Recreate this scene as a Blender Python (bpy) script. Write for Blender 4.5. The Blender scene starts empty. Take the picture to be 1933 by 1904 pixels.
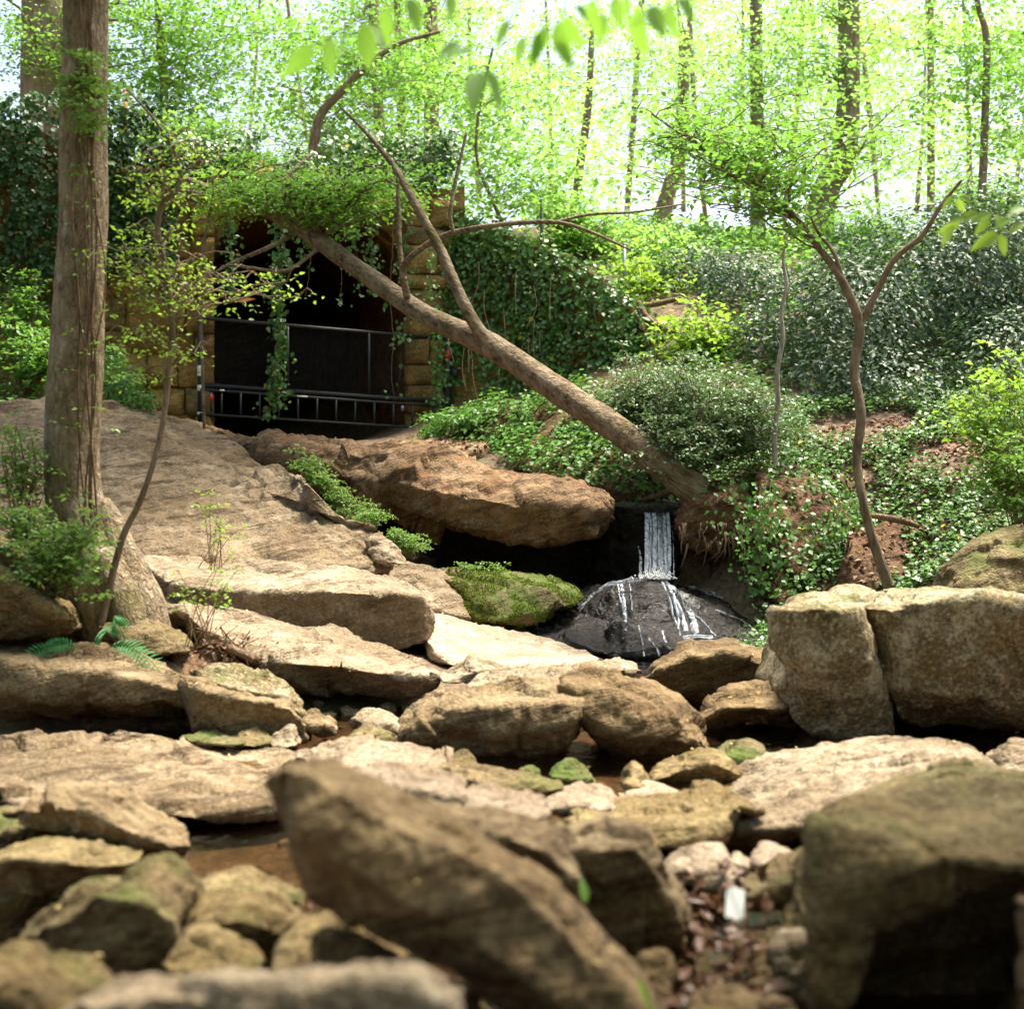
import bpy, math, random
import numpy as np
from mathutils import Vector

SC = bpy.context.scene
COL = SC.collection
R = math.radians
rng = np.random.default_rng(7)

# ------------------------------------------------------------------ camera
FPX = 2812.0            # focal length in units of the 1933 px wide view
CU, CV, CZ = 966.0, 952.0, 1.5
cam_d = bpy.data.cameras.new('camera')
cam_d.sensor_width = 55.0
cam_d.lens = 80.0
cam_d.clip_start = 0.1
cam_d.clip_end = 3000
cam_d.dof.use_dof = True
cam_d.dof.focus_distance = 16.0
cam_d.dof.aperture_fstop = 2.8
cam = bpy.data.objects.new('camera', cam_d)
COL.objects.link(cam)
cam.location = (0, 0, CZ)
cam.rotation_euler = (R(90), 0, 0)
SC.camera = cam

# ------------------------------------------------------------------ world, sun, exposure
SUN_DIR = Vector((0.26, 0.20, 0.94)).normalized()      # towards the sun: high, slightly behind the tunnel
world = bpy.data.worlds.new('World'); SC.world = world
world.use_nodes = True
wn = world.node_tree.nodes; wl = world.node_tree.links
wn.clear()
sky = wn.new('ShaderNodeTexSky'); sky.sky_type = 'NISHITA'; sky.sun_disc = False
sky.sun_elevation = math.asin(SUN_DIR.z)
sky.sun_rotation = math.atan2(SUN_DIR.x, SUN_DIR.y)
sky.air_density = 1.0; sky.dust_density = 6.0; sky.ozone_density = 0.6
bg = wn.new('ShaderNodeBackground'); bg.inputs['Strength'].default_value = 0.11
wo = wn.new('ShaderNodeOutputWorld')
wl.new(sky.outputs[0], bg.inputs[0]); wl.new(bg.outputs[0], wo.inputs[0])

sun_d = bpy.data.lights.new('sun', 'SUN')
sun_d.energy = 3.4; sun_d.angle = R(10); sun_d.color = (1.0, 0.925, 0.80)
sun = bpy.data.objects.new('sun', sun_d); COL.objects.link(sun)
sun.rotation_euler = SUN_DIR.to_track_quat('Z', 'Y').to_euler()
sun.location = (10, 10, 30)

SC.view_settings.view_transform = 'Standard'
SC.view_settings.look = 'None'
SC.view_settings.exposure = 1.88
SC.view_settings.gamma = 1.0
SC.render.engine = 'CYCLES'
SC.cycles.max_bounces = 7
SC.cycles.diffuse_bounces = 3
SC.cycles.glossy_bounces = 2
SC.cycles.transmission_bounces = 4
SC.cycles.transparent_max_bounces = 8
SC.cycles.caustics_reflective = False
SC.cycles.caustics_refractive = False
SC.cycles.use_denoising = True
SC.cycles.sample_clamp_indirect = 6.0

# ------------------------------------------------------------------ helpers: projection, noise, meshes
def P(u, v, d):
    return np.array([(u - CU) / FPX * d, d, CZ - (v - CV) / FPX * d])

def PA(pts, d=None):
    return np.array([P(*(p if len(p) == 3 else (p[0], p[1], d))) for p in pts])

def _hash(ix, iy, iz, seed):
    h = (ix.astype(np.uint32) * np.uint32(374761393) + iy.astype(np.uint32) * np.uint32(668265263)
         + iz.astype(np.uint32) * np.uint32(2147483647) + np.uint32((seed * 974634777) & 0xFFFFFFFF))
    h = (h ^ (h >> np.uint32(13))) * np.uint32(1274126177)
    h = h ^ (h >> np.uint32(16))
    h = h * np.uint32(2246822519)
    h = h ^ (h >> np.uint32(15))
    return (h & np.uint32(0xFFFFFF)).astype(np.float64) / 0x7FFFFF - 1.0

def vnoise(p, seed=0):
    f = np.floor(p); t = p - f; i = f.astype(np.int64)
    t = t * t * t * (t * (t * 6 - 15) + 10)
    out = 0
    for dx in (0, 1):
        wx = t[:, 0] if dx else 1 - t[:, 0]
        for dy in (0, 1):
            wy = t[:, 1] if dy else 1 - t[:, 1]
            for dz in (0, 1):
                wz = t[:, 2] if dz else 1 - t[:, 2]
                out = out + wx * wy * wz * _hash(i[:, 0] + dx, i[:, 1] + dy, i[:, 2] + dz, seed)
    return out

def fbm(p, octv=4, seed=0, gain=0.5):
    a, s, tot = 1.0, 0.0, 0.0
    q = np.asarray(p, float)
    for k in range(octv):
        s = s + a * vnoise(q, seed + k * 17); tot += a
        q = q * 2.07 + 13.7; a *= gain
    return s / tot

def make_mesh(name, V, faces, smooth=True):
    """V (n,3); faces: list of int arrays (m,k)."""
    me = bpy.data.meshes.new(name)
    V = np.asarray(V, np.float32)
    faces = [np.asarray(f, np.int32) for f in faces if len(f)]
    nl = sum(f.size for f in faces); nf = sum(len(f) for f in faces)
    me.vertices.add(len(V)); me.vertices.foreach_set('co', V.ravel())
    me.loops.add(nl); me.polygons.add(nf)
    li = np.concatenate([f.ravel() for f in faces])
    tot = np.concatenate([np.full(len(f), f.shape[1], np.int32) for f in faces])
    st = np.concatenate([[0], np.cumsum(tot)[:-1]]).astype(np.int32)
    me.loops.foreach_set('vertex_index', li)
    me.polygons.foreach_set('loop_start', st)
    me.polygons.foreach_set('loop_total', tot)
    me.polygons.foreach_set('use_smooth', np.full(nf, smooth, bool))
    me.update(calc_edges=True)
    return me

def tag(o, label=None, cat=None, group=None, kind=None):
    if label: o['label'] = label
    if cat: o['category'] = cat
    if group: o['group'] = group
    if kind: o['kind'] = kind
    return o

ORG = {}
def thing(name, label, cat, loc, group=None):
    o = bpy.data.objects.new(name, None); COL.objects.link(o)
    o.empty_display_size = 0.1
    o.location = tuple(loc); ORG[o.name] = np.array(loc, float)
    return tag(o, label, cat, group)

def mesh_obj(name, V, faces, mat, parent=None, smooth=True, loc=None):
    V = np.asarray(V, float)
    if parent is not None:
        org = ORG[parent.name]; rel = np.zeros(3)
        if parent.type == 'MESH' or parent.type == 'EMPTY':
            rel = org
        o = bpy.data.objects.new(name, make_mesh(name, V - rel, faces, smooth))
        COL.objects.link(o); o.parent = parent
        ORG[o.name] = rel
    else:
        if loc is None:
            lo, hi = V.min(0), V.max(0)
            loc = np.array([(lo[0] + hi[0]) / 2, (lo[1] + hi[1]) / 2, lo[2]])
        loc = np.asarray(loc, float)
        o = bpy.data.objects.new(name, make_mesh(name, V - loc, faces, smooth))
        COL.objects.link(o); o.location = tuple(loc)
        ORG[o.name] = loc
    if mat is not None:
        o.data.materials.append(mat)
    if name in ('stems', 'branches'): o['kind'] = 'stuff'
    return o

def join(parts):
    Vs, Fs, n = [], {}, 0
    for V, F in parts:
        for f in F:
            f = np.asarray(f)
            if len(f): Fs.setdefault(f.shape[1], []).append(f + n)
        Vs.append(V); n += len(V)
    return np.concatenate(Vs), [np.concatenate(v) for v in Fs.values()]

def smooth_path(pts, n):
    pts = np.asarray(pts, float)
    if len(pts) < 3:
        t = np.linspace(0, 1, n)[:, None]
        return pts[0] * (1 - t) + pts[-1] * t
    q = np.vstack([2 * pts[0] - pts[1], pts, 2 * pts[-1] - pts[-2]])
    m = len(pts) - 1
    t = np.linspace(0, m, n); i = np.minimum(t.astype(int), m - 1); f = (t - i)[:, None]
    p0, p1, p2, p3 = q[i], q[i + 1], q[i + 2], q[i + 3]
    return 0.5 * (2 * p1 + (p2 - p0) * f + (2 * p0 - 5 * p1 + 4 * p2 - p3) * f ** 2 + (3 * p1 - p0 - 3 * p2 + p3) * f ** 3)

def tube(path, rad, sides=8, lump=0.0, seed=0, cap=True):
    path = np.asarray(path, float); n = len(path)
    rad = np.broadcast_to(np.asarray(rad, float), (n,))
    T = np.gradient(path, axis=0); T /= np.linalg.norm(T, axis=1)[:, None] + 1e-9
    up = np.array([0, 1.0, 0]) if abs(T[0][1]) < 0.8 else np.array([1.0, 0, 0])
    A = np.cross(T, up); A /= np.linalg.norm(A, axis=1)[:, None] + 1e-9
    B = np.cross(T, A)
    a = np.linspace(0, 2 * math.pi, sides, endpoint=False)
    ring = A[:, None, :] * np.cos(a)[None, :, None] + B[:, None, :] * np.sin(a)[None, :, None]
    r = np.repeat(rad[:, None], sides, 1)
    if lump:
        q = (path[:, None, :] + ring * r[:, :, None]).reshape(-1, 3)
        r = r * (1 + lump * fbm(q * (0.8 / max(rad.max(), 1e-3)) * np.array([1, 1, .35]), 3, seed).reshape(n, sides))
    V = (path[:, None, :] + ring * r[:, :, None]).reshape(-1, 3)
    i = np.arange(n - 1)[:, None] * sides; j = np.arange(sides)[None, :]; k = (j + 1) % sides
    Q = np.stack([i + j, i + k, i + sides + k, i + sides + j], -1).reshape(-1, 4)
    F = [Q]
    if cap:
        V = np.vstack([V, path[0], path[-1]]); c0, c1 = n * sides, n * sides + 1
        jj = np.arange(sides); kk = (jj + 1) % sides
        F.append(np.concatenate([np.stack([np.full(sides, c0), kk, jj], -1),
                                 np.stack([np.full(sides, c1), (n - 1) * sides + jj, (n - 1) * sides + kk], -1)]))
    return V, F

def box(lo, hi):
    x0, y0, z0 = lo; x1, y1, z1 = hi
    V = np.array([[x0,y0,z0],[x1,y0,z0],[x1,y1,z0],[x0,y1,z0],[x0,y0,z1],[x1,y0,z1],[x1,y1,z1],[x0,y1,z1]], float)
    F = np.array([[0,3,2,1],[4,5,6,7],[0,1,5,4],[1,2,6,5],[2,3,7,6],[3,0,4,7]])
    return V, [F]

# ---- leaves: folded two-triangle blades
def unit(a):
    return a / (np.linalg.norm(a, axis=-1, keepdims=True) + 1e-9)

def leaf_mesh(pos, nrm, dirv, size, aspect=0.3, fold=0.25):
    n = unit(nrm); t = unit(dirv - (dirv * n).sum(1, keepdims=True) * n); b = np.cross(n, t)
    L = np.broadcast_to(np.asarray(size, float), (len(pos),))[:, None]
    w = L * aspect
    V = np.stack([pos, pos + t * L * .42 + b * w + n * w * fold, pos + t * L - n * L * .08, pos + t * L * .42 - b * w + n * w * fold], 1).reshape(-1, 3)
    k = np.arange(len(pos))[:, None] * 4
    F = np.concatenate([k + np.array([[0, 2, 1]]), k + np.array([[0, 3, 2]])])
    return V, [F]

def spray_leaves(centers, radii, per, size, rg, flat=0.35, up=1.0, jit=0.55, droop=0.25, aspect=0.3):
    """horizontal leaf sprays: discs of leaves, each leaf roughly level, pointing outwards"""
    m = len(centers)
    idx = np.repeat(np.arange(m), per); N = len(idx)
    ang = rg.uniform(0, 2 * math.pi, N); rr = np.sqrt(rg.uniform(0, 1, N)) * radii[idx]
    tilt = rg.normal(0, .18, (m, 2))
    off = np.stack([np.cos(ang) * rr, np.sin(ang) * rr, rg.normal(0, flat * .25, N) * radii[idx]], 1)
    off[:, 2] += off[:, 0] * tilt[idx, 0] + off[:, 1] * tilt[idx, 1] - droop * rr * rr / radii[idx]
    pos = centers[idx] + off
    nrm = unit(np.stack([rg.normal(0, jit, N), rg.normal(0, jit, N), np.full(N, up)], 1))
    dirv = np.stack([np.cos(ang + rg.normal(0, .8, N)), np.sin(ang + rg.normal(0, .8, N)), rg.normal(-.25, .3, N)], 1)
    return leaf_mesh(pos, nrm, dirv, size * rg.uniform(.6, 1.25, N), aspect)

# ---- rocks: a lofted closed skin through traced edges (crest, creases, foot), each at its own distance
def resample(pts, N):
    pts = np.asarray(pts, float)
    s = np.concatenate([[0], np.cumsum(np.linalg.norm(np.diff(pts, axis=0), axis=1))]); s /= s[-1]
    t = np.linspace(0, 1, N)
    return np.stack([np.interp(t, s, pts[:, k]) for k in range(3)], 1)

def grid_normals(G, closed=True):
    du = np.gradient(G, axis=0)
    dv = (np.roll(G, -1, 1) - np.roll(G, 1, 1)) if closed else np.gradient(G, axis=1)
    n = np.cross(du, dv)
    return unit(n)

def rock_disp(p, S, seed, lump, facet, strata, sdir, fine, sfreq=5.0):
    rg = np.random.default_rng(seed + 100)
    lo, hi = p.min(0), p.max(0)
    d = lump * S * fbm(p * (1.3 / S) + seed * 3.1, 3, seed)
    if facet:
        K = 26
        c = lo + rg.uniform(0, 1, (K, 3)) * (hi - lo)
        w = p + 0.12 * S * np.stack([fbm(p * (2.5 / S) + s, 2, seed + s) for s in (1, 2, 3)], 1)
        best = np.full(len(p), 1e9); bi = np.zeros(len(p), int)
        for k in range(K):
            dd = ((w - c[k]) ** 2).sum(1); m = dd < best
            best[m] = dd[m]; bi[m] = k
        tilt = rg.normal(0, 1, (K, 3)) * facet
        d = d + ((p - c[bi]) * tilt[bi]).sum(1) + rg.normal(0, facet * S * .12, K)[bi]
    if strata:
        sd = unit(np.array(sdir, float)); h = p @ sd
        pl = p - h[:, None] * sd
        q = pl * 0.9 + (h * sfreq + 0.6 * fbm(p * 1.2, 2, seed + 5))[:, None] * sd
        d = d + strata * fbm(q, 4, seed + 9, .6)
    if fine:
        r1 = np.abs(fbm(p * 3.2, 4, seed + 31, .6)); d = d + fine * (1.6 * (.3 - r1) * 1.5 + fbm(p * 9.0, 3, seed + 41, .6))
    return d

ROCKMESH = {}
def loft(curves, N=64, M=44, back=0.8, seed=1, smooth=2, lump=.06, facet=.09, strata=0.012, sdir=(0.1, -0.2, 1), fine=0.022, sfreq=5.0, endpow=5, backdrop=.35):
    C = [resample(PA(c[0], c[1]) if len(c) > 1 else PA(c[0]), N) for c in curves]
    bt = C[0] + np.array([0, back * .55, 0]); bt[:, 2] -= backdrop * (C[0][:, 2] - C[-1][:, 2])
    bb = C[-1] + np.array([0, back, 0]); bb[:, 1] = np.maximum(bb[:, 1], C[0][:, 1] + back * .3)
    rows = C + [bb, bt]
    K = len(rows)
    seg = np.array([np.linalg.norm(rows[(k + 1) % K] - rows[k], axis=1).mean() for k in range(K)])
    wt = seg.copy(); wt[len(C) - 1:] *= .35          # spend the points on the seen faces
    cnt = np.maximum(2, np.round(M * wt / wt.sum()).astype(int))
    ring = []
    for k in range(K):
        for t in np.arange(cnt[k]) / cnt[k]:
            ring.append(rows[k] * (1 - t) + rows[(k + 1) % K] * t)
    G = np.stack(ring, 1)                            # (N, M, 3)
    s = np.linspace(0, 1, N)
    w = np.sqrt(np.clip(1 - np.abs(2 * s - 1) ** endpow, 0.02, 1))[:, None]
    y0 = np.mean([c[:, 1] for c in C], 0)[:, None]
    G[:, :, 1] = y0 + (G[:, :, 1] - y0) * w
    for _ in range(smooth):
        G = .5 * G + .25 * (np.roll(G, 1, 1) + np.roll(G, -1, 1))
        G[1:-1] = .5 * G[1:-1] + .25 * (G[:-2] + G[2:])
    n = grid_normals(G)
    cen = G.reshape(-1, 3).mean(0)
    flip = ((G - cen) * n).sum() < 0
    if flip: n = -n
    p = G.reshape(-1, 3)
    ext = p.max(0) - p.min(0); S = math.sqrt(max(ext[0], .05) * max(ext[2], .05))
    dsp = rock_disp(p, S, seed, lump, facet, strata, sdir, fine, sfreq)
    V = p + n.reshape(-1, 3) * dsp[:, None]
    Mm = G.shape[1]
    i = np.arange(N - 1)[:, None] * Mm; j = np.arange(Mm)[None, :]; k2 = (j + 1) % Mm
    Q = np.stack([i + j, i + k2, i + Mm + k2, i + Mm + j], -1).reshape(-1, 4)
    VG = V.reshape(N, Mm, 3)
    V = np.vstack([V, VG[0].mean(0), VG[-1].mean(0)])
    jj = np.arange(Mm); kk = (jj + 1) % Mm
    T = np.concatenate([np.stack([np.full(Mm, N * Mm), kk, jj], -1), np.stack([np.full(Mm, N * Mm + 1), (N - 1) * Mm + jj, (N - 1) * Mm + kk], -1)])
    if not flip:
        Q = Q[:, ::-1]; T = T[:, ::-1]
    # orientation check against outward normals
    a, b, c_ = V[Q[:, 0]], V[Q[:, 1]], V[Q[:, 2]]
    fn = np.cross(b - a, c_ - a)
    if (fn * (a - V.mean(0))).sum() < 0:
        Q = Q[:, ::-1]; T = T[:, ::-1]
    return V, [Q, T]

def scatter_on(V, Q, dens, rg, cond=None):
    """random points with normals on a quad mesh"""
    a, b, c, d = (V[Q[:, k]] for k in range(4))
    n1 = np.cross(c - a, d - b); area = np.linalg.norm(n1, axis=1) / 2
    cnt = rg.poisson(area * dens)
    idx = np.repeat(np.arange(len(Q)), cnt)
    s, t = rg.uniform(0, 1, (2, len(idx)))
    s = s[:, None]; t = t[:, None]
    p = a[idx] * (1 - s) * (1 - t) + b[idx] * s * (1 - t) + c[idx] * s * t + d[idx] * (1 - s) * t
    n = unit(n1[idx])
    if cond is not None:
        m = cond(p, n); p, n = p[m], n[m]
    return p, n
# ------------------------------------------------------------------ materials
class NT:
    def __init__(s, name):
        s.m = bpy.data.materials.new(name); s.m.use_nodes = True
        s.t = s.m.node_tree; s.t.nodes.clear()
        s.out = s.t.nodes.new('ShaderNodeOutputMaterial')
    def n(s, typ, **kw):
        nd = s.t.nodes.new('ShaderNode' + typ)
        for k, v in kw.items():
            if k in nd.inputs: s.set(nd.inputs[k], v)
            else: setattr(nd, k, v)
        return nd
    def set(s, sock, v):
        if isinstance(v, bpy.types.NodeSocket): s.t.links.new(v, sock)
        elif isinstance(v, (tuple, list)) and len(v) == 3 and sock.type == 'RGBA': sock.default_value = (*v, 1)
        else: sock.default_value = v
    def pos(s, scale=(1, 1, 1), rot=(0, 0, 0), obj=False):
        if obj: src = s.n('TexCoord').outputs['Object']
        else: src = s.n('NewGeometry').outputs['Position']
        return s.n('Mapping', Vector=src, Scale=scale, Rotation=rot).outputs[0]
    def noise(s, vec, scale, detail=5, rough=.55, dist=0.0):
        return s.n('TexNoise', Vector=vec, Scale=scale, Detail=detail, Roughness=rough, Distortion=dist).outputs[0]
    def ramp(s, fac, lo, hi, a=0.0, b=1.0):
        r = s.n('MapRange', Value=fac); r.inputs['From Min'].default_value = lo; r.inputs['From Max'].default_value = hi
        r.inputs['To Min'].default_value = a; r.inputs['To Max'].default_value = b
        return r.outputs[0]
    def mix(s, fac, a, b, mode='MIX'):
        m = s.n('MixRGB', blend_type=mode); s.set(m.inputs[0], fac); s.set(m.inputs[1], a); s.set(m.inputs[2], b)
        return m.outputs[0]
    def math(s, op, a, b=0.0, clamp=False):
        m = s.n('Math', operation=op, use_clamp=clamp); s.set(m.inputs[0], a); s.set(m.inputs[1], b); return m.outputs[0]
    def bump(s, h, dist, strength=1.0, nrm=None):
        b = s.n('Bump', Height=h, Distance=dist, Strength=strength)
        if nrm is not None: s.set(b.inputs['Normal'], nrm)
        return b.outputs[0]
    def done(s, shader):
        s.t.links.new(shader, s.out.inputs[0]); return s.m

def rock_mat(name, c1, c2, dark, moss=0.0, wet=False, srot=(0.15, 0.25, 0), spots=0.45, mosscol=(.05, .068, .012), stain=0.75, rust=0.0, k=.80, layb=.55):
    t = NT(name)
    c1, c2, dark = (tuple(x * k * f for x, f in zip(c, (1.03, .985, .88))) for c in (c1, c2, dark))
    p = t.pos()
    ps = t.n('Mapping', Vector=t.n('Mapping', Vector=p, Rotation=srot).outputs[0], Scale=(1.1, 1.1, 6.5)).outputs[0]
    big = t.noise(p, .8, 3); mid = t.noise(p, 4.2, 5, .7); fin = t.noise(p, 36, 3, .75); lay = t.noise(ps, 1.5, 4, .66, .5)
    col = t.mix(t.ramp(mid, .40, .60), c1, c2)
    col = t.mix(t.ramp(big, .40, .62, 0, .8), col, tuple(x * f for x, f in zip(c1, (.62, .56, .48))))
    col = t.mix(t.ramp(lay, .50, .62, 0, stain), col, dark)
    col = t.mix(t.ramp(t.math('ABSOLUTE', t.math('SUBTRACT', mid, .5)), .035, .0, 0, .55), col, dark)
    col = t.mix(t.ramp(fin, .52, .68, 0, spots), col, dark)
    col = t.mix(t.ramp(fin, .46, .30, 0, spots * .8), col, tuple(min(1, c * 1.6) for c in c2))
    if rust:
        col = t.mix(t.ramp(t.noise(p, 2.2, 4, .6, 1.0), .5, .66, 0, rust), col, (.20, .075, .025))
    nz = t.n('SeparateXYZ', Vector=t.n('NewGeometry').outputs['Normal']).outputs[2]
    if moss > 0:
        mn = t.math('ADD', t.math('MULTIPLY', t.noise(p, 1.9, 4, .7), .75), t.math('MULTIPLY', fin, .25))
        mm = t.math('ADD', t.math('MULTIPLY', nz, .08), mn)
        lo = .76 - .40 * moss
        mm = t.ramp(mm, lo, lo + .16, 0, min(1, .5 + moss * .5))
        mcol = t.mix(t.ramp(t.noise(p, 12, 3), .35, .65), mosscol, tuple(c * 1.8 for c in mosscol))
        col = t.mix(mm, col, mcol)
    h = t.math('ADD', t.math('MULTIPLY', mid, .6), t.math('ADD', t.math('MULTIPLY', lay, layb), t.math('MULTIPLY', fin, .2)))
    nb = t.bump(h, .10, 1.0)
    b = t.n('BsdfPrincipled'); t.set(b.inputs['Base Color'], col); t.set(b.inputs['Normal'], nb)
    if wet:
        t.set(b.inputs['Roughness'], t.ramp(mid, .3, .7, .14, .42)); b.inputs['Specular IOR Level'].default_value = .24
    else:
        b.inputs['Roughness'].default_value = .88; b.inputs['Specular IOR Level'].default_value = .22
    return t.done(b.outputs[0])

M = {}
M['tan'] = rock_mat('rock_tan', (.26, .195, .115), (.39, .31, .20), (.085, .052, .026), moss=.22)
M['pale'] = rock_mat('rock_pale', (.42, .345, .265), (.60, .52, .43), (.16, .115, .07), moss=.06, stain=.5, k=1.0)
M['pink'] = rock_mat('rock_pinkish', (.40, .32, .245), (.54, .455, .375), (.14, .10, .065), moss=.08, stain=.5, k=.78)
M['grey'] = rock_mat('rock_grey', (.31, .25, .18), (.46, .39, .30), (.105, .075, .045), moss=.12)
M['slab'] = rock_mat('rock_bedrock', (.31, .235, .15), (.45, .365, .26), (.09, .06, .032), moss=.17, srot=(.1, .22, 0), stain=.9, k=.68)
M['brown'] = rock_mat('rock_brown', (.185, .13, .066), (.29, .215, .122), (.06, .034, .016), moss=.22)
M['red'] = rock_mat('rock_red', (.22, .142, .078), (.34, .24, .15), (.05, .028, .014), moss=.2, rust=.3)
M['ochre'] = rock_mat('rock_ochre', (.235, .175, .082), (.36, .285, .155), (.075, .052, .022), moss=.42)
M['mossy'] = rock_mat('rock_mossy', (.21, .155, .08), (.32, .255, .15), (.07, .047, .022), moss=.62)
M['moss'] = rock_mat('rock_deep_moss', (.2, .15, .09), (.27, .22, .14), (.06, .045, .02), moss=.74, mosscol=(.042, .068, .008))
M['lichen'] = rock_mat('rock_lichen', (.25, .195, .095), (.56, .50, .37), (.05, .036, .016), moss=.45, spots=.8, k=.74, stain=.25, layb=.12)
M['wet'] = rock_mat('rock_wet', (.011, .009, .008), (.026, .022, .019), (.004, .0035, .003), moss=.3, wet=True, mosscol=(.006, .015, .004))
M['wetred'] = rock_mat('rock_wet_red', (.09, .055, .03), (.15, .095, .055), (.02, .012, .007), moss=.2, wet=True, mosscol=(.02, .03, .01))
M['cut'] = rock_mat('wall_stone', (.34, .225, .075), (.50, .36, .15), (.12, .075, .028), moss=.15, stain=.5, k=.95)
M['cutgrey'] = rock_mat('wall_stone_grey', (.31, .23, .10), (.44, .34, .18), (.11, .075, .035), moss=.12, k=.95)
M['mortar'] = rock_mat('wall_core', (.30, .195, .065), (.43, .305, .125), (.10, .062, .024), moss=.2)
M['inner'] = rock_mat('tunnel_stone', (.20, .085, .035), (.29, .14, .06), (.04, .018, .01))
M['soil'] = rock_mat('bank_soil', (.15, .085, .045), (.23, .14, .08), (.035, .019, .01), moss=.2, spots=.7)

def ground_mat():
    t = NT('ground_soil')
    p = t.pos(); a = t.noise(p, 1.1, 6); b = t.noise(p, 9, 8, .7); c = t.n('TexVoronoi', Vector=p, Scale=16.0).outputs['Color']
    col = t.mix(t.ramp(b, .35, .65), (.075, .048, .027), (.175, .115, .068))
    col = t.mix(t.ramp(t.n('SeparateColor', Color=c).outputs[0], .62, .8, 0, .8), col, (.22, .14, .08))
    col = t.mix(t.ramp(a, .52, .66, 0, .7), col, (.05, .07, .018))
    bs = t.n('BsdfPrincipled', Roughness=.95); t.set(bs.inputs['Base Color'], col)
    t.set(bs.inputs['Normal'], t.bump(t.math('ADD', b, t.n('SeparateColor', Color=c).outputs[1]), .05))
    return t.done(bs.outputs[0])
M['ground'] = ground_mat()

def bark_mat(name, c1, c2, dark, moss=.2, fis=1.0, pale=0.0, rot=(0, 0, 0), stretch=.16):
    t = NT(name)
    p = t.pos(); pv = t.n('Mapping', Vector=t.pos(rot=rot), Scale=(1, 1, stretch)).outputs[0]
    rid = t.noise(pv, 24, 4, .65, .6); mid = t.noise(p, 5, 4, .6); big = t.noise(p, 1.6, 3)
    col = t.mix(t.ramp(rid, .36, .62), dark, c1)
    col = t.mix(t.ramp(mid, .42, .66, 0, .7), col, c2)
    if pale: col = t.mix(t.ramp(t.noise(pv, 7, 6, .65), .56, .64, 0, pale), col, (.55, .47, .38))
    if moss: col = t.mix(t.ramp(big, .66 - .3 * moss, .8 - .3 * moss, 0, .75), col, (.10, .085, .018))
    b = t.n('BsdfPrincipled', Roughness=.9); b.inputs['Specular IOR Level'].default_value = .2
    t.set(b.inputs['Base Color'], col)
    t.set(b.inputs['Normal'], t.bump(t.math('ADD', rid, t.math('MULTIPLY', mid, .4)), .09 * fis))
    return t.done(b.outputs[0])
M['bark'] = bark_mat('bark_brown', (.31, .235, .14), (.40, .32, .215), (.13, .092, .05), moss=.4, pale=.6, stretch=.42)
M['bark_log'] = bark_mat('bark_log', (.27, .20, .12), (.35, .28, .19), (.07, .045, .022), moss=.25, rot=(0, R(56), 0))
M['bark_far_hazed'] = bark_mat('bark_far_hazed', (.36, .25, .17), (.46, .34, .25), (.19, .13, .085), moss=.1)  # lightened so distant trunks carry the veil of haze in their colour
M['bark_sap'] = bark_mat('bark_sapling', (.20, .145, .09), (.28, .22, .15), (.09, .065, .04), moss=.1, fis=.4)
M['bark_grey'] = bark_mat('bark_grey', (.36, .32, .27), (.46, .42, .36), (.18, .15, .12), moss=.05, fis=.3)
M['twig'] = bark_mat('twig_bark', (.20, .13, .075), (.27, .19, .12), (.10, .065, .04), moss=0, fis=.2)
M['root'] = bark_mat('root_bark', (.24, .15, .085), (.33, .23, .15), (.09, .05, .03), moss=0)

def leaf_mat(name, c1, c2, trans=.45, tcol=None, gloss=.06, rough=.4, odd=None):
    t = NT(name)
    rnd = t.n('NewGeometry').outputs['Random Per Island']
    col = t.mix(rnd, c1, c2)
    if odd is not None:
        col = t.mix(t.math('GREATER_THAN', t.math('FRACT', t.math('MULTIPLY', rnd, 37.0)), 1 - odd[1]), col, odd[0])
    dif = t.n('BsdfDiffuse', Color=col)
    tr = t.n('BsdfTranslucent', Color=t.mix(.65, col, tcol) if tcol else col)
    m1 = t.n('MixShader', Fac=trans); t.set(m1.inputs[1], dif.outputs[0]); t.set(m1.inputs[2], tr.outputs[0])
    gl = t.n('BsdfGlossy', Roughness=rough, Color=(1, 1, 1))
    m2 = t.n('MixShader', Fac=gloss); t.set(m2.inputs[1], m1.outputs[0]); t.set(m2.inputs[2], gl.outputs[0])
    return t.done(m2.outputs[0])
M['leaf_far'] = leaf_mat('leaf_spring_far_hazed', (.15, .33, .055), (.25, .46, .10), .55, (.40, .68, .12), .03, .5)  # young spring green, paler so backlight and haze sit in the colour
M['leaf_mid'] = leaf_mat('leaf_spring', (.075, .21, .028), (.16, .34, .05), .42, (.28, .54, .06), .03, .5)
M['leaf_yel'] = leaf_mat('leaf_yellow_green', (.13, .27, .03), (.22, .38, .05), .5, (.36, .55, .05), .03, .5)
M['leaf_sap'] = leaf_mat('leaf_low_shrub', (.10, .21, .03), (.17, .30, .06), .4, (.25, .44, .06), .03, .5)
M['ivy'] = leaf_mat('leaf_ivy', (.04, .12, .016), (.10, .21, .038), .25, (.10, .22, .02), .035, .4, odd=((.42, .36, .04), .012))
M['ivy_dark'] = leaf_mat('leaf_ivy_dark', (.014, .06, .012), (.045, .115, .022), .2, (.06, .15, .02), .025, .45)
M['ivy_bright'] = leaf_mat('leaf_ground_ivy', (.055, .17, .022), (.12, .26, .045), .3, (.16, .33, .03), .025, .45)  # brighter green than the other ivy
M['evergreen'] = leaf_mat('leaf_evergreen', (.028, .066, .028), (.075, .125, .055), .15, (.08, .16, .03), .035, .42)
M['privet'] = leaf_mat('leaf_grey_bush', (.09, .16, .065), (.19, .27, .14), .25, (.14, .27, .05), .035, .45)
M['fern'] = leaf_mat('leaf_fern', (.05, .22, .06), (.08, .27, .08), .35, (.15, .45, .08), .02)
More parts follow.
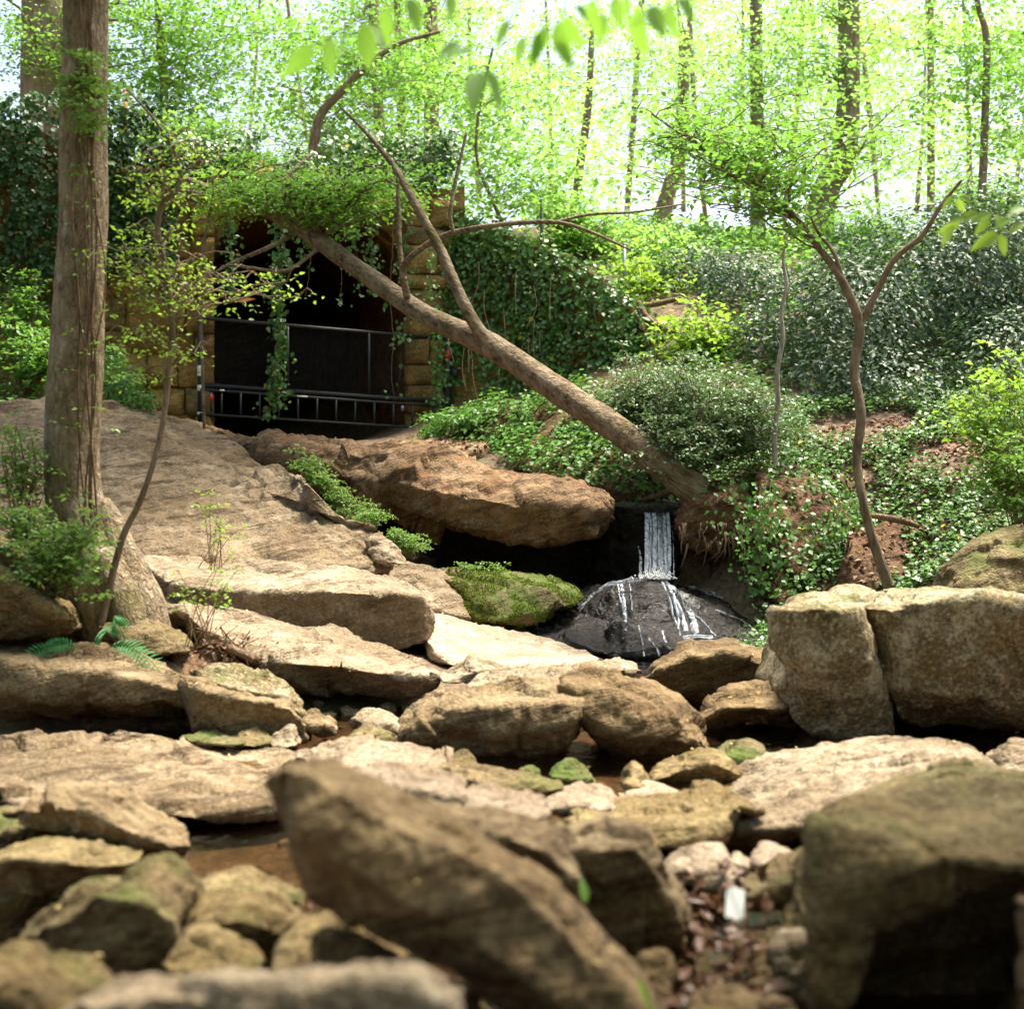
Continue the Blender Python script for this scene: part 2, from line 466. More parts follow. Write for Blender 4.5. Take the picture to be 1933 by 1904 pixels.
M['dead'] = leaf_mat('leaf_dead', (.09, .042, .02), (.26, .15, .085), .12, None, .02, .5)
M['dead_dark'] = leaf_mat('leaf_dead_wet', (.04, .018, .01), (.16, .08, .04), .08, None, .03, .4)
M['fleck'] = leaf_mat('leaf_fleck', (.34, .24, .08), (.55, .43, .19), .1, None, .01, .6)
M['big_leaf'] = leaf_mat('leaf_overhang', (.10, .28, .04), (.20, .42, .05), .6, (.36, .66, .06), .05, .4)
M['moss_tuft'] = leaf_mat('moss_tuft', (.05, .085, .005), (.13, .19, .010), .2, (.15, .24, .02), 0.0)

def plain(name, col, rough=.5, metal=0.0):
    t = NT(name); p = t.pos()
    c = t.mix(t.ramp(t.noise(p, 30, 4), .3, .7, 0, .4), col, tuple(x * .6 for x in col))
    b = t.n('BsdfPrincipled', Roughness=rough, Metallic=metal); t.set(b.inputs['Base Color'], c)
    return t.done(b.outputs[0])
M['black_pipe'] = plain('black_paint', (.022, .024, .026), .5)
M['wire'] = plain('black_wire', (.014, .015, .015), .6)
M['white'] = plain('white_plastic', (.78, .78, .76), .5)
M['red_tag'] = plain('red_tag', (.55, .03, .03), .5)
M['steel'] = plain('steel_post', (.20, .24, .27), .45, .6)
M['orange'] = plain('orange_plastic', (.75, .28, .04), .6)

def water_mat():
    t = NT('stream_water'); p = t.pos(scale=(1, .5, 1))
    nb = t.bump(t.math('ADD', t.noise(p, 5, 3), t.math('MULTIPLY', t.noise(p, 22, 3), .5)), .03, .7)
    fr = t.n('Fresnel', IOR=1.33); t.set(fr.inputs['Normal'], nb)
    tr = t.n('BsdfTransparent', Color=(.62, .52, .40))
    gl = t.n('BsdfGlossy', Roughness=.03, Color=(1, 1, 1)); t.set(gl.inputs['Normal'], nb)
    m = t.n('MixShader', Fac=fr.outputs[0]); t.set(m.inputs[1], tr.outputs[0]); t.set(m.inputs[2], gl.outputs[0])
    return t.done(m.outputs[0])
M['water'] = water_mat()

def fall_mat(name, lo, hi, sc=(14, 14, .8)):
    t = NT(name); p = t.pos(scale=sc)
    f = t.noise(p, 2.2, 5, .6, .3)
    fac = t.ramp(f, lo, hi, .04, .95)
    tr = t.n('BsdfTransparent', Color=(.80, .86, .90))
    gl = t.n('BsdfGlossy', Roughness=.12, Color=(.9, .95, 1)); t.set(gl.inputs['Normal'], t.bump(f, .03, .8))
    m0 = t.n('MixShader', Fac=.14); t.set(m0.inputs[1], tr.outputs[0]); t.set(m0.inputs[2], gl.outputs[0])
    df = t.n('BsdfDiffuse', Color=(.80, .85, .92)); tl = t.n('BsdfTranslucent', Color=(.80, .86, .95))
    m1 = t.n('MixShader', Fac=.5); t.set(m1.inputs[1], df.outputs[0]); t.set(m1.inputs[2], tl.outputs[0])
    m2 = t.n('MixShader'); t.set(m2.inputs[0], fac); t.set(m2.inputs[1], m0.outputs[0]); t.set(m2.inputs[2], m1.outputs[0])
    return t.done(m2.outputs[0])
M['fall'] = fall_mat('falling_water', .54, .80)
M['foam'] = fall_mat('foam_water', .38, .60, (9, 9, 1.8))
# ------------------------------------------------------------------ ground
def pw(u, v, d, dz=0.0):
    q = P(u, v, d); q[2] += dz; return q
ctrl = [ # stream bed
 (-8,-6,.5),(0,-6,-.1),(8,-6,.6),(-3,2,-.12),(0,2,-.12),(3,2,-.12),(-6,3,.5),(6,3,.7),
 (-2,5,-.14),(0,5,-.12),(2,5,-.1),(-1.5,7,-.14),(1,7,-.12),(-3.2,7.5,-.12),(2.8,7,-.12),(4.6,7,.9),(-5.6,8,1.0),
 (-1,9,-.12),(1,9,-.12),(2.6,9.5,-.14),(4.2,10,-.05),(-3,9.5,-.14),(-2,10.3,-.12),(-.5,11,-.05),(1.5,12,-.08),(3,12.5,.1),(0.3,13.5,-.02),(2.0,14.8,-.16),(1.2,16,-.1),(2.4,16,-.1),
 (0,15.5,.25),(-1.2,14.5,.35),(-.6,17.5,.35),(.4,18.0,.1),(1.0,17.8,.0),
 # left slope under the bedrock
 (-3.4,10.6,.45),(-4.6,12,.9),(-2.6,13,.5),(-2.2,15.2,.8),(-4,15,1.0),(-4.8,17,1.5),(-2.2,17,1.0),(-6.6,19,2.35),(-4.6,20,2.3),(-8.5,16,2.6),(-8,12,2.0),(-12,14,3.5),
 (-9,22,3.3),(-7,22,3.0),(-5,22.3,2.55),(-3,22.5,2.45),(-1.5,22.5,2.4),(-4,27,2.3),(-3,26,2.3),(-6,33,2.3),(-8,33,2.3),(-12,24,3.6),(-2,20.2,2.0),(-.6,20.5,2.1),(.3,20.3,2.1),
 # above the fall
 (1.2,19.2,1.45),(1.9,18.6,1.42),(1.6,20.5,1.7),(.2,22.4,2.6),(1.2,22,2.9),(2.2,20.5,2.6),(2.8,19.3,2.3),(2.9,17.9,1.75),(2.4,23,4.2),(1.9,24.5,5.0),
 (3.6,17.6,1.7),(3.5,16.2,.75),(4.2,15.4,.75),(4.3,16.8,1.35),(5.2,17.2,2.0),(5.0,13.5,.9),(6.2,15,1.9),(6.6,20,3.2),(4.4,20,2.9),(3.4,22,3.8),(8,22,4.3),(8,16,2.6),
 (4.5,25,5.2),(7.5,26,5.6),(3.0,28,6.4),(5,31,6.9),(7,32,6.9),(2.5,33,7.5),(0,30,7.0),(10,30,6.9),(11,24,5.5),(12,16,3.6),
 (-14,32,7),(-2,40,7.1),(-10,46,7.1),(0,36,7.3),(5,42,7.3),(14,40,7.2),(-20,30,7),(20,30,6.8),(-25,12,5),(22,12,5),(0,70,6.5),(-40,50,6),(40,50,6),(-40,0,5),(40,0,5),(0,-40,1),(-30,-40,3),(30,-40,3)]
ctrl = np.array(ctrl, float)
def _rbf_fit(c):
    n = len(c); d = np.linalg.norm(c[:, None, :2] - c[None, :, :2], axis=2)
    A = np.zeros((n + 3, n + 3)); A[:n, :n] = d + np.eye(n) * .12
    Pm = np.c_[np.ones(n), c[:, :2]]; A[:n, n:] = Pm; A[n:, :n] = Pm.T
    return np.linalg.solve(A, np.r_[c[:, 2], 0, 0, 0])
_w = _rbf_fit(ctrl)
def ground_z(xy):
    xy = np.atleast_2d(np.asarray(xy, float))
    d = np.linalg.norm(xy[:, None] - ctrl[None, :, :2], axis=2)
    z = d @ _w[:len(ctrl)] + _w[-3] + xy @ _w[-2:]
    far = np.clip((np.hypot(xy[:, 0], xy[:, 1] - 15) - 55) / 60, 0, 1)
    z = z * (1 - far) + 5.5 * far
    p = np.c_[xy, np.zeros(len(xy))]
    return z + .05 * fbm(p * 1.4, 4, 3) + .25 * fbm(p * .18, 2, 8) * np.clip((np.abs(xy[:, 0]) - 6) / 10, 0, 1)

def axis(lo, hi, step, far):
    mid = np.arange(lo, hi + 1e-6, step)
    ext = np.geomspace(1, far, 16)
    return np.concatenate([lo - ext[::-1], mid, hi + ext])
gx = axis(-11, 11, .12, 700); gy = axis(-1, 40, .14, 900)
GX, GY = np.meshgrid(gx, gy, indexing='ij')
xy = np.stack([GX.ravel(), GY.ravel()], 1)
gz = np.concatenate([ground_z(c) for c in np.array_split(xy, 12)])
nx, ny = len(gx), len(gy)
i = np.arange(nx - 1)[:, None] * ny; j = np.arange(ny - 1)[None, :]
GQ = np.stack([i + j, i + ny + j, i + ny + j + 1, i + j + 1], -1).reshape(-1, 4)
GV = np.c_[xy, gz]
g = mesh_obj('ground', GV, [GQ], M['ground'], loc=(0, 0, 0)); tag(g, kind='structure')

# stream water: a level sheet in the bed
wx = np.linspace(-6, 6.5, 60); wy = np.linspace(1.0, 17.6, 80)
WX, WY = np.meshgrid(wx, wy, indexing='ij'); wn_ = len(wy)
i = np.arange(59)[:, None] * wn_; j = np.arange(79)[None, :]
WQ = np.stack([i + j, i + wn_ + j, i + wn_ + j + 1, i + j + 1], -1).reshape(-1, 4)
WV = np.c_[WX.ravel(), WY.ravel(), np.full(WX.size, -.02)]
w_o = mesh_obj('stream_water', WV, [WQ], M['water'], loc=(0, 0, 0)); tag(w_o, kind='structure')

# ------------------------------------------------------------------ tunnel headwall
L0 = np.array([-4.86, 23.25]); R0 = np.array([-1.06, 24.35])
wt = (R0 - L0) / np.linalg.norm(R0 - L0); wnrm = np.array([wt[1], -wt[0]])     # along, towards the viewer
def W(s, z, off=0.0):
    s = np.asarray(s, float); q = L0[None] + np.outer(np.atleast_1d(s), wt) + np.outer(np.broadcast_to(np.atleast_1d(off), np.atleast_1d(s).shape), wnrm)
    return np.c_[q, np.broadcast_to(np.atleast_1d(z), len(q))]
def w_s(u, off=0.0):
    dx = (u - CU) / FPX; o = L0 + wnrm * off
    # o + s*wt = (dx*y, y)
    return (dx * o[1] - o[0]) / (wt[0] - dx * wt[1])
def w_y(u, off=0.0):
    return (L0 + wnrm * off + wt * w_s(u, off))[1]
def w_uv(u, v, off=0.0):
    return P(u, v, w_y(u, off))

def wall_grid(s0, s1, z0, z1, off=0.0, step=.12, amp=.05, seed=1, rg=None, ztop=None):
    ns = max(2, int((s1 - s0) / step)); nz = max(2, int((z1 - z0) / step))
    S, T = np.meshgrid(np.linspace(s0, s1, ns), np.linspace(0, 1, nz), indexing='ij')
    top = z1 if ztop is None else ztop(S)
    Z = z0 + T * (top - z0)
    p = W(S.ravel(), Z.ravel(), off)
    d = amp * fbm(p * 2.2, 4, seed) + amp * .7 * fbm(p * 7, 3, seed + 3)
    p[:, :2] += d[:, None] * wnrm
    a = np.arange(ns - 1)[:, None] * nz; b = np.arange(nz - 1)[None, :]
    Q = np.stack([a + b, a + nz + b, a + nz + b + 1, a + b + 1], -1).reshape(-1, 4)
    return p, [Q]
def wall_box(s0, s1, z0, z1, o0, o1):
    V = np.vstack([W([s0, s1, s1, s0], z0, [o0, o0, o1, o1]), W([s0, s1, s1, s0], z1, [o0, o0, o1, o1])])
    return V, [np.array([[0,3,2,1],[4,5,6,7],[0,1,5,4],[1,2,6,5],[2,3,7,6],[3,0,4,7]])]

sl, sr = w_s(402), w_s(768)                     # jambs of the opening
zt = 6.95; zb = 1.9; zs, zc = 5.35, 6.25        # wall top, foot, springing, crown
se = w_s(838)
hw = thing('tunnel_wall', 'mustard stone tunnel headwall with a dark gated opening, hung with ivy', 'wall', (-3.2, 24.0, 2.3))
def ztop_left(S): return zt + .25 * np.sin(S * 1.7) + .12 * np.sin(S * 4.1)
parts = []
parts += [wall_grid(-9, sl, zb, zt, .0, amp=.09, step=.08, seed=1, ztop=ztop_left), wall_box(-9, sl - .02, zb, zt - .35, -.2, -1.3)]
parts += [wall_grid(sr, se + .35, zb, zt, -.02, amp=.07, step=.08, seed=4, ztop=lambda S: zt - .25 + .1 * np.sin(S * 3)), wall_box(sr + .02, se + .3, zb, zt - .6, -.2, -1.3)]
mesh_obj('wall_core', *join(parts), M['mortar'], hw)
# arch band over the opening
n = 26; S = np.linspace(sl, sr, n); arc = zs + (zc - zs) * np.sqrt(np.clip(1 - ((S - (sl + sr) / 2) / ((sr - sl) / 2)) ** 2, 0, 1))
lv = []
for o in (-.05, -1.3):
    lv.append(W(S, arc, o)); lv.append(W(S, ztop_left(S) - .15, o))
LV = np.vstack(lv); LV[:, :2] += (.05 * fbm(LV * 3, 3, 9))[:, None] * wnrm
a = np.arange(n - 1)
LQ = np.concatenate([np.stack([a, a + 1, n + a + 1, n + a], -1), np.stack([a, 2 * n + a, 2 * n + a + 1, a + 1], -1),
                     np.stack([n + a, n + a + 1, 3 * n + a + 1, 3 * n + a], -1), np.stack([2 * n + a, 3 * n + a, 3 * n + a + 1, 2 * n + a + 1], -1)])
mesh_obj('arch_lintel', LV, [LQ], M['mortar'], hw)
# tunnel lining: walls, vault and end
ax = -wnrm                                       # runs back into the hill
prof_s = np.r_[sl + .0, np.linspace(sl, sr, 18), sr - .0]; prof_z = np.r_[zb, zs + (zc - zs) * np.sqrt(np.clip(1 - ((np.linspace(sl, sr, 18) - (sl + sr) / 2) / ((sr - sl) / 2)) ** 2, 0, 1)), zb]
ps, pz = [], []
for k in range(len(prof_s) - 1):
    m_ = 16 if k in (0, len(prof_s) - 2) else 2
    for t in np.arange(m_) / m_:
        ps.append(prof_s[k] * (1 - t) + prof_s[k + 1] * t); pz.append(prof_z[k] * (1 - t) + prof_z[k + 1] * t)
ps.append(prof_s[-1]); pz.append(prof_z[-1]); ps, pz = np.array(ps), np.array(pz)
offs = -np.linspace(.08, 11, 70); tv = []
for o in offs: tv.append(W(ps, pz, o))
TV = np.vstack(tv); mp = len(ps)
cen_s = (sl + sr) / 2
dirn = np.sign(ps - cen_s)[None, :].repeat(len(offs), 0).ravel()
dd = .16 * fbm(TV * 1.6, 4, 12) + .06 * fbm(TV * 6, 3, 14)
dd = dd * np.repeat(np.clip((-offs - .08) / .5, 0, 1), mp)
TV[:, :2] += (dd * dirn)[:, None] * wt
a = np.arange(len(offs) - 1)[:, None] * mp; b = np.arange(mp - 1)[None, :]
TQ = np.stack([a + b, a + b + 1, a + mp + b + 1, a + mp + b], -1).reshape(-1, 4)
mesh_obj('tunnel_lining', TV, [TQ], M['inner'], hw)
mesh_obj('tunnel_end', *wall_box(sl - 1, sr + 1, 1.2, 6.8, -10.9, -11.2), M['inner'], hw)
mesh_obj('tunnel_shell', *join([wall_box(sl - 1.0, sl - .45, zb, 6.9, -1.35, -11.1), wall_box(sr + .45, sr + 1.0, zb, 6.9, -1.35, -11.1), wall_box(sl - 1.0, sr + 1.0, 6.6, 6.95, -1.35, -11.1)]), M['mortar'], hw)  # unseen outer boxes, added so no light leaks into the tunnel

# rough wall stones, each its own piece
def stone_mesh(seed):
    rg = np.random.default_rng(seed); k = 5
    a = np.linspace(-.5, .5, k); X, Z = np.meshgrid(a, a, indexing='ij')
    edge = np.maximum(np.abs(X), np.abs(Z)) * 2
    Y = -.5 + .30 * np.clip(edge - .45, 0, 1) ** 1.4 * 1.6 + rg.normal(0, .10, X.shape)
    sh = 1 - .035 * rg.uniform(0, 1, X.shape) * (edge > .9)
    F1 = np.stack([X * sh + rg.normal(0, .012, X.shape), Y, Z * sh + rg.normal(0, .012, X.shape)], -1).reshape(-1, 3)
    bord = [i * k for i in range(k)] + [(k - 1) * k + i for i in range(1, k)] + [i * k + k - 1 for i in range(k - 2, -1, -1)] + [i for i in range(k - 2, 0, -1)]
    Bv = F1[bord].copy(); Bv[:, 1] = .5
    V = np.vstack([F1, Bv]); nb = len(bord)
    a_ = np.arange(k - 1)[:, None] * k; b_ = np.arange(k - 1)[None, :]
    Q = np.stack([a_ + b_, a_ + k + b_, a_ + k + b_ + 1, a_ + b_ + 1], -1).reshape(-1, 4)
    j_ = np.arange(nb); S_ = np.stack([np.array(bord)[j_], k * k + j_, k * k + (j_ + 1) % nb, np.array(bord)[(j_ + 1) % nb]], -1)
    return make_mesh('stone', V, [Q, S_])
STN = []
for s_ in range(7):
    me = stone_mesh(s_); me.materials.append(M['cutgrey'] if s_ == 6 else M['cut']); STN.append(me)
wang = math.atan2(wt[1], wt[0])
def lay_stones(s0, s1, z0, z1, rg, hmin, hmax, lmin, lmax, off, keep=None):
    z = z0
    while z < z1:
        h = rg.uniform(hmin, hmax); s = s0 + (rg.uniform(-lmax * .6, 0) if s0 < sl - 2 else 0)
        while s < s1 - .05:
            l = min(rg.uniform(lmin, lmax), s1 - s)
            if s1 - s - l < lmin * .5: l = s1 - s
            dth = rg.uniform(.22, .30)
            if keep is None or keep(s + l / 2, z + h / 2):
                o = bpy.data.objects.new('stone', STN[rg.integers(7)]); COL.objects.link(o); o.parent = hw
                c = W(s + l / 2, z + h / 2, off - dth / 2 + rg.uniform(.0, .05))[0] - ORG[hw.name]
                o.location = tuple(c); o.rotation_euler = (rg.normal(0, .04), rg.normal(0, .03), wang + rg.normal(0, .05))
                o.scale = (l - .018, dth, h - .016)
            s += l
        z += h
rg = np.random.default_rng(21)
lay_stones(w_s(150), sl + .02, 2.35, 6.1, rg, .30, .60, .45, 1.25, .085)
lay_stones(sr - .03, se + .12, 2.2, 6.3, rg, .24, .48, .36, .8, .12)

# earth over the tunnel, carrying the wood behind
em = thing('embankment', None, None, (-4, 30, 6.9)); em['kind'] = 'structure'
ex, ey = np.meshgrid(np.linspace(-16, -1.3, 50), np.linspace(0, 1, 40), indexing='ij')
fy = 24.0 + (ex + 4.9) * .29 + .5
eyy = fy + ey * (46 - fy)
ez = 6.95 + .12 * fbm(np.c_[ex.ravel(), eyy.ravel(), ex.ravel() * 0] * .8, 3, 5).reshape(ex.shape)
EV = np.c_[ex.ravel(), eyy.ravel(), ez.ravel()]
a = np.arange(49)[:, None] * 40; b = np.arange(39)[None, :]
EQ = np.stack([a + b, a + 40 + b, a + 40 + b + 1, a + b + 1], -1).reshape(-1, 4)
mesh_obj('embankment_top', EV, [EQ], M['ground'], em)

# wing wall falling away to the right, ivy grows over it
WING = loft([([(815,388,24.6),(870,400,24.4),(930,420,24.2),(1000,445,23.9),(1080,475,23.6),(1150,530,23.3),(1200,590,23.0),(1240,660,22.7)],),
             ([(815,800,24.3),(930,810,23.8),(1080,800,23.2),(1180,760,22.8),(1246,700,22.6)],)], N=70, M=60, back=1.3, seed=5, lump=.02, facet=.01, fine=.03)
o = mesh_obj('wing_wall', *WING, M['mortar']); tag(o, 'ivy-covered wing wall sloping down to the right of the tunnel', 'wall')

# ------------------------------------------------------------------ rocks
FR = {'A4': (0, 618.6), 'A5': (637.9, 618.6), 'A6': (1275.8, 618.6), 'B1': (0, 1247.2), 'B2': (637.9, 1247.2), 'B3': (1275.8, 1247.2)}
def F(fr, pts):
    ox, oy = FR[fr]
    return [(ox + x * .3452, oy + y * .3452) for x, y in pts]
SURF = {}
seedc = [10]
def rock(key, label, curves, mat='tan', name='boulder', kind=None, **kw):
    seedc[0] += 1
    kw.setdefault('seed', seedc[0])
    us = [p[0] for c in curves for p in c[0]]; vs = [p[1] for c in curves for p in c[0]]
    wpx, hpx = max(us) - min(us), max(vs) - min(vs)
    kw.setdefault('N', int(np.clip(wpx / 3.4, 26, 150))); kw.setdefault('M', int(np.clip(hpx / 2.6 + 16, 30, 120)))
    V, Fc = loft(curves, **kw)
    o = mesh_obj(name, V, Fc, M[mat])
    if kind: o['kind'] = kind
    else: tag(o, label, 'rock')
    SURF[key] = (V, Fc[0])
    return o

# -- bedrock (setting)
rock('bed', None, [
 ([(-120,760,18.2),(-40,764,18.6),(90,772,19),(188,753,19.5),(242,770,20),(300,779,20.5),(345,791,21),(371,798,21.2),(410,830,20.6),(450,862,19.3),(510,886,17.8),(570,902,16.7),(602,918,16.2)],),
 ([(-120,830,17),(100,838,17),(200,846,17.1),(300,862,17.2),(400,893,17),(480,922,16.3),(550,942,15.8),(606,962,15.6)],),
 ([(-120,895,15.6),(200,925,15.5),(350,958,15.3),(480,982,15.2),(600,978,15.4),(690,992,15.2),(720,1003,15.1)],),
 ([(-120,960,14.8),(200,1000,14.6),(350,1028,14.5),(480,1035,14.5),(600,1040,14.6),(722,1056,14.8)],),
 ([(-120,1030,14.2),(200,1070,14.0),(400,1080,14.0),(600,1088,14.1),(722,1080,14.5)],)],
 'slab', 'bedrock_slope', 'structure', N=210, M=190, back=2.5, lump=.028, facet=.035, strata=.15, sdir=(.3, -.25, 1), fine=.03, sfreq=4.5, smooth=1)
rock('ledge', 'long red-brown rock ledge overhanging a black hollow left of the waterfall', [
 ([(383,806,21.4),(440,820,20.5),(510,830,19.8),(575,834,19.3),(638,839,18.9),(717,842,18.5),(786,847,18.3),(862,856,18.1),(900,871,18),(966,894,17.8),(1035,904,17.7),(1097,918,17.5),(1131,932,17.3),(1150,950,17.2)],),
 ([(383,812,21),(440,832,20),(510,845,19.2),(575,852,18.7),(638,856,18.2),(717,852,17.9),(786,858,17.7),(862,868,17.5),(900,884,17.3),(966,905,17.1),(1035,917,17),(1097,934,16.9),(1131,950,16.8),(1150,962,16.9)],),
 ([(383,822,21),(440,852,20),(540,868,18.8),(600,888,18.2),(680,908,17.7),(760,914,17.2),(860,930,16.8),(960,948,16.5),(1035,954,16.4),(1100,960,16.4),(1142,968,16.8)],),
 ([(383,832,21),(440,870,20),(560,908,18.9),(640,935,18.2),(707,955,17.8),(760,974,17.4),(803,990,17.1),(893,1006,16.8),(949,1014,16.7),(1014,1024,16.6),(1070,1014,16.7),(1137,986,16.9)],)],
 'red', 'rock_ledge', N=190, M=110, back=2.6, lump=.02, facet=.075, strata=.10, sdir=(.12, 0, 1), fine=.045, sfreq=3.0, smooth=1)
rock('hollow', 'rock wall coloured dark for the shade at the back of the hollow under the ledge', [
 ([(690,950),(800,960),(950,965),(1100,960),(1200,965)], 18.5), ([(690,1090),(900,1100),(1200,1120)], 18.2)], 'wet', 'shaded_damp_rock', back=1.0)  # near-black wet colour puts the hollow's shade into the wall
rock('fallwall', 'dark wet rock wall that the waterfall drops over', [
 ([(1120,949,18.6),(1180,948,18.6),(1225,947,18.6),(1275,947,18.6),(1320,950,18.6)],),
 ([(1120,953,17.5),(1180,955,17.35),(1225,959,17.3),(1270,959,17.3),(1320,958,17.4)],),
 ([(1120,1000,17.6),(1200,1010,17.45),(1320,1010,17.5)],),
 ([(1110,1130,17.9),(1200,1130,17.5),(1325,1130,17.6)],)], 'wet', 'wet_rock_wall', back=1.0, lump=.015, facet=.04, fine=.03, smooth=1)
rock('rootwall', 'dark damp rock face beneath the hanging root mass', [
 ([(1290,1000),(1360,1000),(1440,1005),(1490,1015)], 17.5), ([(1290,1060),(1400,1070),(1490,1075)], 17.2), ([(1285,1125),(1380,1135),(1490,1150)], 17.1)], 'wetred', 'shaded_damp_rock', back=1.0, lump=.02, facet=.07, fine=.02)
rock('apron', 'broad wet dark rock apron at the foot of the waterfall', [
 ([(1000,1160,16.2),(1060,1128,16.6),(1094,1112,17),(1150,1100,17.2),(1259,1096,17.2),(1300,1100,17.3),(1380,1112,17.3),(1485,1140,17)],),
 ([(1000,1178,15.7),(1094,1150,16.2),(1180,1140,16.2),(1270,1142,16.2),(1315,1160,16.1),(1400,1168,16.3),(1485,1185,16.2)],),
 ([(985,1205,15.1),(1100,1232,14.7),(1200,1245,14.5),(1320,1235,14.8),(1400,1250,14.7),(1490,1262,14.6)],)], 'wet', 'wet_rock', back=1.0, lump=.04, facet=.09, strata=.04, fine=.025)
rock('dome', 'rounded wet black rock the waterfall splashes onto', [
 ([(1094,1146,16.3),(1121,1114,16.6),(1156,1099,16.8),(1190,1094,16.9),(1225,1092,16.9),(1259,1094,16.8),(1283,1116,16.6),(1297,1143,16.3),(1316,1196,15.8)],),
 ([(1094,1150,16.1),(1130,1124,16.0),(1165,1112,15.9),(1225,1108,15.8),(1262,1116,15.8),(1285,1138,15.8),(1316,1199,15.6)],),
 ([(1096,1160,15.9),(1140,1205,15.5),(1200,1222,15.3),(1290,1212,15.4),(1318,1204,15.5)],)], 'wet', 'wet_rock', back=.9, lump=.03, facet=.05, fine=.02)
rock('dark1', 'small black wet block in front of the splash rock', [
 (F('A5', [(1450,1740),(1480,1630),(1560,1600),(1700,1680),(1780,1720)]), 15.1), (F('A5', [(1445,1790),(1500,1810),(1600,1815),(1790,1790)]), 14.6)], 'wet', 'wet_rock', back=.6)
rock('mossg', 'grey-brown rounded rock left of the bright mossy rock', [
 ([(735,1066),(760,1058),(800,1062),(840,1080),(880,1110),(900,1150)], 15.9), ([(735,1090),(790,1090),(850,1120),(895,1160)], 15.2), ([(735,1150),(817,1158),(893,1174)], 14.9)], 'grey', back=1.0)
rock('mossr', 'low rounded rock covered in bright green moss under the ledge', [
 ([(800,1080,16.5),(860,1078,16.4),(930,1084,16.3),(1000,1092,16.2),(1070,1105,16.2),(1100,1124,16.1)],),
 ([(835,1096,15.5),(900,1098,15.4),(960,1104,15.4),(1020,1114,15.4),(1075,1124,15.6),(1100,1129,15.8)],),
 ([(850,1150,15.2),(893,1172,15.0),(938,1180,14.9),(1000,1170,15.0),(1069,1146,15.4),(1098,1134,15.8)],)], 'moss', back=.8, lump=.06, facet=.12, fine=.03)
rock('R', 'broad flat-topped slab with a sunlit top below the bedrock slope', [
 ([(285,1046),(345,1050),(449,1055),(552,1063),(657,1067),(700,1078),(741,1088),(790,1108),(808,1126),(817,1150)], 14.3),
 ([(290,1104),(414,1114),(483,1118),(535,1115),(657,1114),(741,1116),(795,1132),(813,1160)], 13.1),
 ([(292,1150),(380,1165),(483,1190),(657,1215),(700,1228),(735,1237),(776,1228),(802,1217),(818,1192)], 13.2)],
 'grey', 'rock_slab', back=1.2, lump=.03, facet=.05, strata=.02, fine=.022, smooth=1)
rock('Q', 'tilted tan slab overhanging a dark gap, below the flat sunlit slab', [
 ([(318,1142),(345,1142),(414,1156),(500,1173),(570,1180),(621,1181),(657,1198),(707,1219),(752,1236),(783,1248),(817,1268)], 12.0),
 ([(330,1160),(400,1200),(481,1241),(523,1249),(580,1254),(643,1258),(703,1269),(773,1279),(817,1284)], 10.7),
 ([(340,1180),(410,1225),(481,1256),(538,1292),(600,1306),(700,1312),(773,1312),(816,1292)], 11.0)],
 'grey', 'rock_slab', back=1.3, lump=.035, facet=.07, fine=.022, smooth=1)
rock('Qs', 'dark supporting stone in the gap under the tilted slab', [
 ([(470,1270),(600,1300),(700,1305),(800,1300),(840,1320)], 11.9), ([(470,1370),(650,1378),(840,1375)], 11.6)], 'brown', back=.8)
rock('white', 'bright white sunlit slab sloping to the pool below the waterfall', [
 ([(790,1145),(830,1156),(880,1170),(949,1185),(1035,1205),(1087,1226),(1135,1244)], 14.9),
 ([(795,1215),(845,1243),(900,1250),(1000,1256),(1080,1256),(1140,1252)], 12.9),
 ([(795,1250),(845,1264),(900,1270),(1000,1272),(1140,1264)], 12.8)], 'pale', 'rock_slab', back=.6, lump=.02, facet=.03, fine=.02)
rock('S', 'small broken stone at the end of the bedrock step', [
 (F('A5', [(165,1150),(200,1110),(250,1140),(320,1200),(380,1285)]), 15.1), (F('A5', [(165,1280),(240,1288),(380,1295)]), 14.8)], 'grey', 'stone', back=.4, lump=.03)
rock('P1', 'mossy tan wedge of rock sloping right beside the left boulder', [
 ([(366,1258),(400,1248),(454,1249),(500,1270),(550,1298),(568,1345)], 10.1), ([(362,1272),(400,1290),(460,1304),(541,1317),(563,1350)], 9.65), ([(362,1310),(460,1340),(566,1392)], 9.8)], 'lichen', back=.6, lump=.03)
rock('P2', 'square-edged tan block below the mossy wedge, streaked with moss', [
 ([(356,1282),(395,1291),(439,1305),(500,1318),(545,1324),(566,1350)], 9.65), ([(358,1300),(439,1318),(500,1327),(548,1336),(569,1375)], 9.25), ([(360,1380),(439,1394),(520,1402),(572,1400)], 9.4)], 'tan', back=.5, lump=.025, facet=.08)
rock('O', 'large rounded boulder at left edge, dark underside', [
 ([(-60,1222),(0,1219),(52,1219),(155,1221),(207,1226),(276,1240),(328,1257),(362,1280),(384,1335)], 10.4),
 ([(-60,1245),(60,1254),(150,1266),(250,1274),(330,1296),(380,1338)], 9.5),
 ([(-60,1320),(60,1322),(200,1325),(300,1330),(378,1345)], 9.5),
 ([(-60,1375),(50,1372),(110,1356),(200,1352),(300,1350),(374,1350)], 9.85)], 'tan', back=.9, lump=.04, facet=.07, strata=.03)
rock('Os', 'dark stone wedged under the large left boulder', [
 ([(-60,1340),(60,1345),(200,1345),(370,1345)], 10.2), ([(-60,1400),(100,1402),(250,1402),(370,1400)], 9.9)], 'brown', back=.5)
